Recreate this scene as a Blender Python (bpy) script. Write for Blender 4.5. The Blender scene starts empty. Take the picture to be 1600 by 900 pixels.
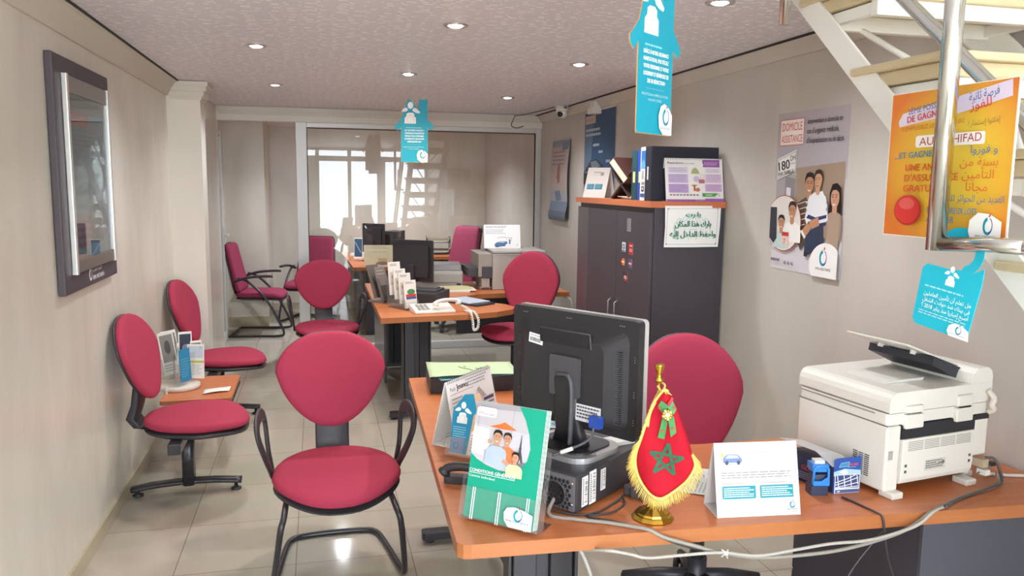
import bpy, bmesh, math, random
from mathutils import Matrix, Vector, Euler
R = math.radians
SC = bpy.context.scene
COL = SC.collection
random.seed(7)

# ---------------------------------------------------------------- camera
cam = bpy.data.cameras.new('camera')
cam.sensor_width = 36.0
cam.lens = 1243.0 / 1600.0 * 36.0
cam.clip_start = 0.02
cam_o = bpy.data.objects.new('camera', cam)
COL.objects.link(cam_o)
_dn = Vector((-112, 9510, 1243)).normalized()
_fw = Vector((-305, -166, 1243))
_fw = (_fw - _dn * _fw.dot(_dn)).normalized()
_rt = _dn.cross(_fw)
_m = Matrix(((_rt[0], -_rt[1], -_rt[2]), (_fw[0], -_fw[1], -_fw[2]), (-_dn[0], _dn[1], _dn[2]))).to_4x4()
_m.translation = (0, 0, 1.65)
cam_o.matrix_world = _m
SC.camera = cam_o

# ---------------------------------------------------------------- light and exposure
SC.view_settings.view_transform = 'Standard'
SC.view_settings.look = 'None'
SC.view_settings.gamma = 1.0
SC.view_settings.exposure = 0.35
SC.view_settings.use_curve_mapping = False
SC.cycles.max_bounces = 10
SC.cycles.diffuse_bounces = 5
SC.cycles.glossy_bounces = 4
SC.cycles.transparent_max_bounces = 16
SC.cycles.sample_clamp_indirect = 6.0
SC.cycles.caustics_reflective = False
SC.cycles.caustics_refractive = False
SC.cycles.use_denoising = True
W = bpy.data.worlds.new('daylight')
SC.world = W
W.use_nodes = True
_bg = W.node_tree.nodes['Background']
_bg.inputs[0].default_value = (0.90, 1.0, 1.10, 1)
_bg.inputs[1].default_value = 10.0
WARM, WHITE = (1.0, 0.80, 0.58), (1.0, 0.95, 0.88)
SPOT_W = 46.0

def portal(name, loc, sx, sz):
    l = bpy.data.lights.new(name, 'AREA')
    l.shape = 'RECTANGLE'; l.size = sx; l.size_y = sz
    l.cycles.is_portal = True
    o = bpy.data.objects.new(name, l); COL.objects.link(o)
    o.location = loc; o.rotation_euler = (R(90), 0, R(180))
    # emits toward +Y (into the room)
    o.rotation_euler = (R(90), 0, 0)
    o.rotation_euler = Vector((0, -1, 0)).to_track_quat('Z', 'X').to_euler()
    return o
portal('doorway_daylight', (0.6, -0.62, 1.15), 3.1, 2.3)

_sun = bpy.data.lights.new('sun', 'SUN'); _sun.energy = 16.0; _sun.angle = R(0.5); _sun.color = (1.0, .97, .92)
_so = bpy.data.objects.new('sun', _sun); COL.objects.link(_so)
_so.rotation_euler = Vector((.25, .42, .87)).to_track_quat('Z', 'Y').to_euler()     # high over the roof, falls on the street only

# ---------------------------------------------------------------- materials
_mc = {}
def lin(h):
    h = h.lstrip('#')
    c = [int(h[i:i + 2], 16) / 255 for i in (0, 2, 4)]
    return [x / 12.92 if x <= 0.04045 else ((x + 0.055) / 1.055) ** 2.4 for x in c]
def mat(h, rough=0.5, metal=0.0, spec=0.5, coat=0.0, noise=0.0, scale=60, bump=0.0, name=None, stretch=(1, 1, 1)):
    """plain surface with a light procedural variation of its own colour"""
    k = (h, rough, metal, spec, coat, noise, scale, bump, stretch)
    if k in _mc: return _mc[k]
    m = bpy.data.materials.new(name or 'surface_' + h.strip('#'))
    m.use_nodes = True
    nt = m.node_tree; b = nt.nodes['Principled BSDF']
    c = lin(h)
    b.inputs['Base Color'].default_value = (*c, 1)
    b.inputs['Roughness'].default_value = rough
    b.inputs['Metallic'].default_value = metal
    b.inputs['Specular IOR Level'].default_value = spec
    b.inputs['Coat Weight'].default_value = coat
    if noise or bump:
        tc = nt.nodes.new('ShaderNodeTexCoord')
        mp = nt.nodes.new('ShaderNodeMapping'); mp.inputs['Scale'].default_value = stretch
        n = nt.nodes.new('ShaderNodeTexNoise'); n.inputs['Scale'].default_value = scale; n.inputs['Detail'].default_value = 4
        nt.links.new(tc.outputs['Object'], mp.inputs[0]); nt.links.new(mp.outputs[0], n.inputs['Vector'])
        if noise:
            r = nt.nodes.new('ShaderNodeMix'); r.data_type = 'RGBA'
            r.inputs[6].default_value = (*[x * (1 - noise) for x in c], 1)
            r.inputs[7].default_value = (*[min(1, x * (1 + noise)) for x in c], 1)
            nt.links.new(n.outputs['Fac'], r.inputs[0]); nt.links.new(r.outputs[2], b.inputs['Base Color'])
        if bump:
            bp = nt.nodes.new('ShaderNodeBump'); bp.inputs['Strength'].default_value = bump; bp.inputs['Distance'].default_value = 0.002
            nt.links.new(n.outputs['Fac'], bp.inputs['Height']); nt.links.new(bp.outputs[0], b.inputs['Normal'])
    _mc[k] = m
    return m
def ink(h): return mat(h, 0.45, spec=0.3)
def emit(h, s):
    m = bpy.data.materials.new('lamp_glow'); m.use_nodes = True
    b = m.node_tree.nodes['Principled BSDF']
    b.inputs['Base Color'].default_value = (*lin(h), 1)
    b.inputs['Emission Color'].default_value = (*lin(h), 1); b.inputs['Emission Strength'].default_value = s
    return m
def glass(name, tint='#f4f6f4', ior=1.5, gloss_rough=0.0, frost=0.0):
    m = bpy.data.materials.new(name); m.use_nodes = True
    nt = m.node_tree; nt.nodes.clear()
    out = nt.nodes.new('ShaderNodeOutputMaterial'); mx = nt.nodes.new('ShaderNodeMixShader')
    t = nt.nodes.new('ShaderNodeBsdfTransparent'); t.inputs[0].default_value = (*lin(tint), 1)
    g = nt.nodes.new('ShaderNodeBsdfGlossy'); g.inputs['Roughness'].default_value = gloss_rough
    lw = nt.nodes.new('ShaderNodeLayerWeight'); lw.inputs[0].default_value = 0.5
    pw = nt.nodes.new('ShaderNodeMath'); pw.operation = 'POWER'; pw.inputs[1].default_value = 5.0
    fr = nt.nodes.new('ShaderNodeMath'); fr.operation = 'MULTIPLY_ADD'; f0 = ((ior - 1) / (ior + 1)) ** 2
    fr.inputs[1].default_value = 1 - f0; fr.inputs[2].default_value = f0
    nt.links.new(lw.outputs['Facing'], pw.inputs[0]); nt.links.new(pw.outputs[0], fr.inputs[0])
    nt.links.new(fr.outputs[0], mx.inputs[0]); nt.links.new(t.outputs[0], mx.inputs[1]); nt.links.new(g.outputs[0], mx.inputs[2])
    last = mx
    if frost:
        d = nt.nodes.new('ShaderNodeBsdfDiffuse'); d.inputs[0].default_value = (0.85, 0.87, 0.87, 1)
        m2 = nt.nodes.new('ShaderNodeMixShader'); m2.inputs[0].default_value = frost
        nt.links.new(mx.outputs[0], m2.inputs[1]); nt.links.new(d.outputs[0], m2.inputs[2]); last = m2
    nt.links.new(last.outputs[0], out.inputs[0])
    return m
def nodes_mat(name):
    m = bpy.data.materials.new(name); m.use_nodes = True
    return m, m.node_tree, m.node_tree.nodes['Principled BSDF']
def stucco(name, c1, c2, rough=0.3):
    m, nt, b = nodes_mat(name)
    tc = nt.nodes.new('ShaderNodeTexCoord'); mp = nt.nodes.new('ShaderNodeMapping'); mp.inputs['Scale'].default_value = (1.6, 1.6, 0.55)
    n = nt.nodes.new('ShaderNodeTexNoise'); n.inputs['Scale'].default_value = 1.7; n.inputs['Detail'].default_value = 5; n.inputs['Distortion'].default_value = 0.6
    r = nt.nodes.new('ShaderNodeValToRGB'); r.color_ramp.elements[0].position = 0.3; r.color_ramp.elements[1].position = 0.75
    r.color_ramp.elements[0].color = (*lin(c1), 1); r.color_ramp.elements[1].color = (*lin(c2), 1)
    nt.links.new(tc.outputs['Object'], mp.inputs[0]); nt.links.new(mp.outputs[0], n.inputs['Vector'])
    nt.links.new(n.outputs['Fac'], r.inputs[0]); nt.links.new(r.outputs[0], b.inputs['Base Color'])
    n2 = nt.nodes.new('ShaderNodeTexNoise'); n2.inputs['Scale'].default_value = 7; n2.inputs['Detail'].default_value = 3
    mp2 = nt.nodes.new('ShaderNodeMapping'); mp2.inputs['Scale'].default_value = (1, 1, 0.35)
    nt.links.new(tc.outputs['Object'], mp2.inputs[0]); nt.links.new(mp2.outputs[0], n2.inputs['Vector'])
    bp = nt.nodes.new('ShaderNodeBump'); bp.inputs['Strength'].default_value = 0.25; bp.inputs['Distance'].default_value = 0.01
    nt.links.new(n2.outputs['Fac'], bp.inputs['Height']); nt.links.new(bp.outputs[0], b.inputs['Normal'])
    b.inputs['Roughness'].default_value = rough
    return m
def wood(name, c1, c2, rough=0.35):
    m, nt, b = nodes_mat(name)
    tc = nt.nodes.new('ShaderNodeTexCoord'); mp = nt.nodes.new('ShaderNodeMapping'); mp.inputs['Scale'].default_value = (2.5, 22, 22)
    n = nt.nodes.new('ShaderNodeTexNoise'); n.inputs['Scale'].default_value = 2.2; n.inputs['Detail'].default_value = 6; n.inputs['Distortion'].default_value = 0.4
    r = nt.nodes.new('ShaderNodeValToRGB'); r.color_ramp.elements[0].position = 0.25; r.color_ramp.elements[1].position = 0.8
    r.color_ramp.elements[0].color = (*lin(c1), 1); r.color_ramp.elements[1].color = (*lin(c2), 1)
    nt.links.new(tc.outputs['Object'], mp.inputs[0]); nt.links.new(mp.outputs[0], n.inputs['Vector'])
    nt.links.new(n.outputs['Fac'], r.inputs[0]); nt.links.new(r.outputs[0], b.inputs['Base Color'])
    b.inputs['Roughness'].default_value = rough
    return m
def ceiling_mat():
    m, nt, b = nodes_mat('speckled_ceiling_panel')
    L = nt.links.new
    tc = nt.nodes.new('ShaderNodeTexCoord'); mp = nt.nodes.new('ShaderNodeMapping'); mp.inputs['Scale'].default_value = (16, 27, 1)
    v = nt.nodes.new('ShaderNodeTexVoronoi'); v.voronoi_dimensions = '2D'; v.inputs['Scale'].default_value = 1.0; v.inputs['Randomness'].default_value = 0.9
    L(tc.outputs['Object'], mp.inputs[0]); L(mp.outputs[0], v.inputs['Vector'])
    # a short dash round each cell point: longer in x than in y
    sub = nt.nodes.new('ShaderNodeVectorMath'); sub.operation = 'SUBTRACT'
    L(mp.outputs[0], sub.inputs[0]); L(v.outputs['Position'], sub.inputs[1])
    sp = nt.nodes.new('ShaderNodeSeparateXYZ'); L(sub.outputs[0], sp.inputs[0])
    def mth(op, a, bb=None):
        q = nt.nodes.new('ShaderNodeMath'); q.operation = op
        if isinstance(a, (int, float)): q.inputs[0].default_value = a
        else: L(a, q.inputs[0])
        if bb is not None:
            if isinstance(bb, (int, float)): q.inputs[1].default_value = bb
            else: L(bb, q.inputs[1])
        return q.outputs[0]
    cx = nt.nodes.new('ShaderNodeSeparateColor'); L(v.outputs['Color'], cx.inputs[0])
    ax = mth('DIVIDE', mth('ABSOLUTE', sp.outputs[0]), mth('ADD', mth('MULTIPLY', cx.outputs[0], 0.30), 0.02))
    ay = mth('DIVIDE', mth('ABSOLUTE', sp.outputs[1]), 0.17)
    d = mth('LESS_THAN', mth('MAXIMUM', ax, ay), 1.0)
    n = nt.nodes.new('ShaderNodeTexNoise'); n.inputs['Scale'].default_value = 90; L(tc.outputs['Object'], n.inputs['Vector'])
    base = nt.nodes.new('ShaderNodeMix'); base.data_type = 'RGBA'
    base.inputs[6].default_value = (*lin('#dbd8e0'), 1); base.inputs[7].default_value = (*lin('#e3e0e7'), 1); L(n.outputs['Fac'], base.inputs[0])
    mx = nt.nodes.new('ShaderNodeMix'); mx.data_type = 'RGBA'; mx.inputs[7].default_value = (*lin('#fdfdfd'), 1)
    L(d, mx.inputs[0]); L(base.outputs[2], mx.inputs[6]); L(mx.outputs[2], b.inputs['Base Color'])
    b.inputs['Roughness'].default_value = 0.45
    return m
def sunburst():
    """printed yellow centre running out to orange edges"""
    m, nt, b = nodes_mat('yellow_orange_print')
    tc = nt.nodes.new('ShaderNodeTexCoord'); mp = nt.nodes.new('ShaderNodeMapping'); mp.inputs['Location'].default_value = (-.10, 0, -.80); mp.inputs['Scale'].default_value = (4.2, 4.2, 4.6)
    g = nt.nodes.new('ShaderNodeTexGradient'); g.gradient_type = 'SPHERICAL'; r = nt.nodes.new('ShaderNodeValToRGB'); e = r.color_ramp.elements
    e[0].position = 0.0; e[0].color = (*lin('#d9752a'), 1); e[1].position = .6; e[1].color = (*lin('#e6c23c'), 1); q = e.new(.2); q.color = (*lin('#e09a30'), 1)
    nt.links.new(tc.outputs['Object'], mp.inputs[0]); nt.links.new(mp.outputs[0], g.inputs[0]); nt.links.new(g.outputs[1], r.inputs[0]); nt.links.new(r.outputs[0], b.inputs['Base Color']); b.inputs['Roughness'].default_value = .4
    return m
def floor_mat():
    m, nt, b = nodes_mat('polished_floor_tile')
    L = nt.links.new
    tc = nt.nodes.new('ShaderNodeTexCoord')
    br = nt.nodes.new('ShaderNodeTexBrick'); br.offset = 0.0; br.squash = 1.0
    br.inputs['Scale'].default_value = 1.0; br.inputs['Mortar Size'].default_value = 0.0022; br.inputs['Mortar Smooth'].default_value = 0.3
    br.inputs['Brick Width'].default_value = 0.5; br.inputs['Row Height'].default_value = 0.5
    br.inputs['Color1'].default_value = (*lin('#bdb4a3'), 1); br.inputs['Color2'].default_value = (*lin('#b7ad9b'), 1); br.inputs['Mortar'].default_value = (*lin('#857a6b'), 1)
    mp = nt.nodes.new('ShaderNodeMapping'); mp.inputs['Location'].default_value = (0.12, 0.1, 0)
    L(tc.outputs['Object'], mp.inputs[0]); L(mp.outputs[0], br.inputs['Vector'])
    n = nt.nodes.new('ShaderNodeTexNoise'); n.inputs['Scale'].default_value = 2.5; n.inputs['Detail'].default_value = 6; L(tc.outputs['Object'], n.inputs['Vector'])
    mx = nt.nodes.new('ShaderNodeMix'); mx.data_type = 'RGBA'; mx.blend_type = 'MULTIPLY'; mx.inputs[0].default_value = 0.22
    L(br.outputs['Color'], mx.inputs[6]); L(n.outputs['Color'], mx.inputs[7])
    hs = nt.nodes.new('ShaderNodeHueSaturation'); hs.inputs['Saturation'].default_value = 0.9; L(mx.outputs[2], hs.inputs['Color'])
    L(hs.outputs[0], b.inputs['Base Color'])
    b.inputs['Roughness'].default_value = 0.10; b.inputs['Specular IOR Level'].default_value = 0.6
    return m

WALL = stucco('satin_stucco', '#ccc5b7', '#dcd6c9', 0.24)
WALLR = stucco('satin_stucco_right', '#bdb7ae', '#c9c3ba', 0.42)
PLAST = mat('#e4ded2', 0.45, noise=0.03, scale=5, name='cream_paint')
MOLD = mat('#d6d0c4', 0.5, noise=0.02, scale=6, name='white_moulding')
ALU = mat('#d3d2cf', 0.35, 0.15, name='white_aluminium')
CEIL = ceiling_mat(); FLOOR = floor_mat()
WOOD = wood('orange_beech', '#b7683c', '#c87a49'); EDGE = wood('beech_edge_band', '#a56338', '#ae6d40')
WOODD = wood('shaded_beech', '#a85f38', '#b96d40')
BLACK = mat('#423e45', 0.42, noise=0.05, scale=200, name='charcoal_laminate')
SLATE = mat('#4b4b54', 0.5, noise=0.05, scale=150, name='slate_laminate')
BPL = mat('#343236', 0.45, name='black_plastic')
DPL = mat('#262428', 0.42, name='black_monitor_plastic')
BPL2 = mat('#474549', 0.55, name='grey_black_plastic')
BMET = mat('#38363a', 0.28, 0.2, name='black_lacquered_steel')
RED = mat('#a83a52', 0.85, spec=0.2, noise=0.10, scale=420, bump=0.3, name='crimson_upholstery')
REDD = mat('#943a55', 0.85, spec=0.2, noise=0.10, scale=420, bump=0.3, name='wine_upholstery')
CHROME = mat('#d9d9d6', 0.16, 1.0, name='polished_steel')
WSTEEL = mat('#e9e6de', 0.4, name='white_painted_steel')
MARBLE = mat('#c9b793', 0.4, noise=0.10, scale=14, name='cream_marble')
GOLD = mat('#d9ac45', 0.22, 1.0, name='polished_brass')
FRINGE = mat('#dcc068', 0.55, 0.1, name='gold_thread')
FLAGRED = mat('#ac1226', 0.75, spec=0.2, noise=0.06, scale=500, bump=0.2, name='red_cloth')
PAPER = mat('#e3e1dc', 0.6, name='white_paper')
OFFW = mat('#dedad2', 0.45, name='ivory_plastic')
OFFW2 = mat('#cfcac2', 0.5, name='grey_ivory_plastic')
TEAL = '#1fa9bf'
PANE = glass('window_glass', '#fbfcfb'); ACRYL = glass('clear_acrylic', '#fcfdfd', 1.45, 0.03, 0.03)

# ---------------------------------------------------------------- mesh builder
def smooth_path(pts, n=8, closed=False):
    P = [Vector(p) for p in pts]; out = []; N = len(P)
    for i in range(N if closed else N - 1):
        p0 = P[(i - 1) % N] if (closed or i > 0) else P[0] * 2 - P[1]
        p1 = P[i]; p2 = P[(i + 1) % N]
        p3 = P[(i + 2) % N] if (closed or i + 2 < N) else P[-1] * 2 - P[-2]
        for k in range(n):
            t = k / n
            out.append(0.5 * ((2 * p1) + (p2 - p0) * t + (2 * p0 - 5 * p1 + 4 * p2 - p3) * t * t + (3 * p1 - p0 - 3 * p2 + p3) * t ** 3))
    if not closed: out.append(P[-1])
    return out
class MB:
    def __init__(s):
        s.bm = bmesh.new(); s.mats = []; s.M = Matrix.Identity(4)
    def mi(s, m):
        if m not in s.mats: s.mats.append(m)
        return s.mats.index(m)
    def add(s, vs, fs, m, smooth=False):
        i = s.mi(m); V = [s.bm.verts.new(s.M @ Vector(v)) for v in vs]
        for f in fs:
            try:
                F = s.bm.faces.new([V[k] for k in f]); F.material_index = i; F.smooth = smooth
            except ValueError: pass
        return s
    def at(s, loc=(0, 0, 0), rot=(0, 0, 0)):
        s.M = Matrix.Translation(loc) @ Euler([R(a) for a in rot]).to_matrix().to_4x4(); return s
    def box(s, a, b, m):
        (x0, y0, z0), (x1, y1, z1) = a, b
        return s.add([(x0, y0, z0), (x1, y0, z0), (x1, y1, z0), (x0, y1, z0), (x0, y0, z1), (x1, y0, z1), (x1, y1, z1), (x0, y1, z1)],
                     [(0, 3, 2, 1), (4, 5, 6, 7), (0, 1, 5, 4), (1, 2, 6, 5), (2, 3, 7, 6), (3, 0, 4, 7)], m)
    def rbox(s, a, b, r, m, axis='z', n=5):
        """box whose edges along one axis are rounded"""
        ax = 'xyz'.index(axis); o = [i for i in range(3) if i != ax]
        pts = rrect(a[o[0]], a[o[1]], b[o[0]], b[o[1]], r, n)
        return s.prism(pts, a[ax], b[ax], m, axis)
    def prism(s, pts, lo, hi, m, axis='z', smooth=False, side=None):
        ax = 'xyz'.index(axis); N = len(pts)
        def mk(p, h):
            v = [0, 0, 0]; o = [i for i in range(3) if i != ax]; v[o[0]], v[o[1]] = p; v[ax] = h; return v
        vs = [mk(p, lo) for p in pts] + [mk(p, hi) for p in pts]
        i0 = len(s.bm.faces)
        s.add(vs, [tuple(range(N))[::-1], tuple(range(N, 2 * N))] , m)
        s.add(vs, [(k, (k + 1) % N, N + (k + 1) % N, N + k) for k in range(N)], side or m, smooth)
        return s
    def tube(s, pts, r, m, seg=10, closed=False, cap=True, flat=None):
        P = [Vector(p) for p in pts]; N = len(P); vs = []; fs = []
        t0 = (P[1] - P[0]).normalized(); up = Vector((0, 0, 1)) if abs(t0.z) < 0.9 else Vector((1, 0, 0))
        n = (up - t0 * up.dot(t0)).normalized()
        for i in range(N):
            if closed: t = (P[(i + 1) % N] - P[i - 1])
            else: t = P[min(i + 1, N - 1)] - P[max(i - 1, 0)]
            if t.length < 1e-9: t = t0
            t = t.normalized(); n = (n - t * n.dot(t)); n = n.normalized() if n.length > 1e-6 else t.orthogonal().normalized(); b = t.cross(n)
            rr = r[i] if isinstance(r, (list, tuple)) else r
            for k in range(seg):
                a = 2 * math.pi * k / seg
                ca, sa = math.cos(a), math.sin(a)
                vs.append(P[i] + n * (ca * rr * (flat[0] if flat else 1)) + b * (sa * rr * (flat[1] if flat else 1)))
        for i in range(N if closed else N - 1):
            j = (i + 1) % N
            for k in range(seg):
                fs.append((i * seg + k, i * seg + (k + 1) % seg, j * seg + (k + 1) % seg, j * seg + k))
        if cap and not closed: fs += [tuple(range(seg))[::-1], tuple((N - 1) * seg + k for k in range(seg))]
        return s.add(vs, fs, m, True)
    def cyl(s, p0, p1, r, m, seg=20, r1=None):
        return s.tube([p0, p1], [r, r if r1 is None else r1], m, seg)
    def lathe(s, prof, m, c=(0, 0, 0), seg=28, smooth=True):
        vs = []; fs = []
        for (r, z) in prof:
            for k in range(seg):
                a = 2 * math.pi * k / seg; vs.append((c[0] + r * math.cos(a), c[1] + r * math.sin(a), c[2] + z))
        for i in range(len(prof) - 1):
            for k in range(seg): fs.append((i * seg + k, i * seg + (k + 1) % seg, (i + 1) * seg + (k + 1) % seg, (i + 1) * seg + k))
        fs += [tuple(range(seg))[::-1], tuple((len(prof) - 1) * seg + k for k in range(seg))]
        return s.add(vs, fs, m, smooth)
    def sphere(s, c, r, m, seg=16, rings=10, sc=(1, 1, 1)):
        prof = [(max(1e-4, math.sin(math.pi * i / rings)) * r, -math.cos(math.pi * i / rings) * r) for i in range(rings + 1)]
        vs = []; fs = []
        for (q, z) in prof:
            for k in range(seg):
                a = 2 * math.pi * k / seg; vs.append((c[0] + q * math.cos(a) * sc[0], c[1] + q * math.sin(a) * sc[1], c[2] + z * sc[2]))
        for i in range(rings):
            for k in range(seg): fs.append((i * seg + k, i * seg + (k + 1) % seg, (i + 1) * seg + (k + 1) % seg, (i + 1) * seg + k))
        return s.add(vs, fs, m, True)
    def loft(s, rings, m, smooth=True, cap=True, closed=True):
        n = len(rings[0]); vs = [p for r in rings for p in r]; fs = []
        for i in range(len(rings) - 1):
            for k in range(n if closed else n - 1): fs.append((i * n + k, i * n + (k + 1) % n, (i + 1) * n + (k + 1) % n, (i + 1) * n + k))
        if cap: fs += [tuple(range(n))[::-1], tuple((len(rings) - 1) * n + k for k in range(n))]
        return s.add(vs, fs, m, smooth)
    def grid(s, fn, nu, nv, m, thick=0.0, smooth=True):
        vs = [fn(i / nu, j / nv) for j in range(nv + 1) for i in range(nu + 1)]
        fs = [(j * (nu + 1) + i, j * (nu + 1) + i + 1, (j + 1) * (nu + 1) + i + 1, (j + 1) * (nu + 1) + i) for j in range(nv) for i in range(nu)]
        return s.add(vs, fs, m, smooth)
    def build(s, name, parent=None, bevel=0.0, seg=2, solid=0.0, autosmooth=None):
        if s.bm.faces: bmesh.ops.recalc_face_normals(s.bm, faces=s.bm.faces[:]) if not getattr(s, 'norecalc', False) else None
        me = bpy.data.meshes.new(name); s.bm.to_mesh(me); s.bm.free()
        for m in s.mats: me.materials.append(m)
        o = bpy.data.objects.new(name, me); COL.objects.link(o)
        if parent is not None: o.parent = parent
        if solid:
            q = o.modifiers.new('thickness', 'SOLIDIFY'); q.thickness = solid; q.offset = 0
        if bevel:
            q = o.modifiers.new('bevel', 'BEVEL'); q.width = bevel; q.segments = seg; q.limit_method = 'ANGLE'; q.angle_limit = R(40)
        return o
def rrect(x0, y0, x1, y1, r, n=5):
    r = min(r, abs(x1 - x0) / 2 - 1e-5, abs(y1 - y0) / 2 - 1e-5); p = []
    for cx, cy, a0 in ((x1 - r, y0 + r, -90), (x1 - r, y1 - r, 0), (x0 + r, y1 - r, 90), (x0 + r, y0 + r, 180)):
        for k in range(n + 1):
            a = R(a0 + 90 * k / n); p.append((cx + r * math.cos(a), cy + r * math.sin(a)))
    return p
def ell(cx, cy, rx, ry, n=32, a0=0, a1=360):
    full = abs(a1 - a0) >= 360
    return [(cx + rx * math.cos(R(a0 + (a1 - a0) * k / n)), cy + ry * math.sin(R(a0 + (a1 - a0) * k / n))) for k in range(n if full else n + 1)]

# ---------------------------------------------------------------- things
def tag(o, label=None, cat=None, group=None, kind=None):
    if label: o['label'] = label
    if cat: o['category'] = cat
    if group: o['group'] = group
    if kind: o['kind'] = kind
    return o
def thing(name, label, cat, loc=(0, 0, 0), rz=0, group=None, tilt=0):
    o = bpy.data.objects.new(name, None); COL.objects.link(o); o.empty_display_size = 0.05
    o.location = loc; o.rotation_euler = (R(-tilt), 0, R(rz))
    return tag(o, label, cat, group)
def struct(mb, name, parent=None, **k):
    o = mb.build(name, parent, **k)
    if parent is None: o['kind'] = 'structure'
    return o
def dup(root, loc, rz, label, group=None):
    r = root.copy(); COL.objects.link(r); r.location = loc; r.rotation_euler = (0, 0, R(rz)); r['label'] = label
    if group: r['group'] = group
    for ch in list(root.children):
        c = ch.copy(); COL.objects.link(c); c.parent = r
        for g in list(ch.children):
            d = g.copy(); COL.objects.link(d); d.parent = c
    return r

# ---------------------------------------------------------------- lettering
_AR = {'ا': (0xFE8D, 0), 'أ': (0xFE83, 0), 'إ': (0xFE87, 0), 'آ': (0xFE81, 0), 'ب': (0xFE8F, 1), 'ة': (0xFE93, 0), 'ت': (0xFE95, 1), 'ث': (0xFE99, 1), 'ج': (0xFE9D, 1), 'ح': (0xFEA1, 1), 'خ': (0xFEA5, 1), 'د': (0xFEA9, 0), 'ذ': (0xFEAB, 0), 'ر': (0xFEAD, 0), 'ز': (0xFEAF, 0), 'س': (0xFEB1, 1), 'ش': (0xFEB5, 1), 'ص': (0xFEB9, 1), 'ض': (0xFEBD, 1), 'ط': (0xFEC1, 1), 'ظ': (0xFEC5, 1), 'ع': (0xFEC9, 1), 'غ': (0xFECD, 1), 'ف': (0xFED1, 1), 'ق': (0xFED5, 1), 'ك': (0xFED9, 1), 'ل': (0xFEDD, 1), 'م': (0xFEE1, 1), 'ن': (0xFEE5, 1), 'ه': (0xFEE9, 1), 'و': (0xFEED, 0), 'ى': (0xFEEF, 0), 'ي': (0xFEF1, 1), 'ئ': (0xFE89, 1), 'ؤ': (0xFE85, 0)}
def arabic(t):
    words = []
    for w in t.split(' '):
        if not any(c in _AR for c in w): words.append(w); continue
        o = []; prev = False; i = 0
        while i < len(w):
            c = w[i]
            if c not in _AR: o.append(c); prev = False; i += 1; continue
            if c == 'ل' and i + 1 < len(w) and w[i + 1] in 'اأإآ':
                b = {'ا': 0xFEFB, 'أ': 0xFEF7, 'إ': 0xFEF9, 'آ': 0xFEF5}[w[i + 1]]
                o.append(chr(b + (1 if prev else 0))); prev = False; i += 2; continue
            b, dual = _AR[c]
            nxt = dual and i + 1 < len(w) and w[i + 1] in _AR
            o.append(chr(b + (3 if prev and nxt else 2 if nxt else 1 if prev else 0)))
            prev = bool(dual); i += 1
        words.append(''.join(reversed(o)))
    return ' '.join(reversed(words))
_fc = bpy.data.curves.new('lettering', 'FONT'); _fo = bpy.data.objects.new('lettering', _fc)
_tc = {}
def text_mesh(t):
    if t not in _tc:
        _fc.body = t; _fc.size = 1.0; _fc.resolution_u = 3
        me = bpy.data.meshes.new_from_object(_fo)
        vs = [(v.co.x, v.co.y) for v in me.vertices]; fs = [tuple(p.vertices) for p in me.polygons]
        bpy.data.meshes.remove(me); _tc[t] = (vs, fs)
    return _tc[t]

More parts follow.
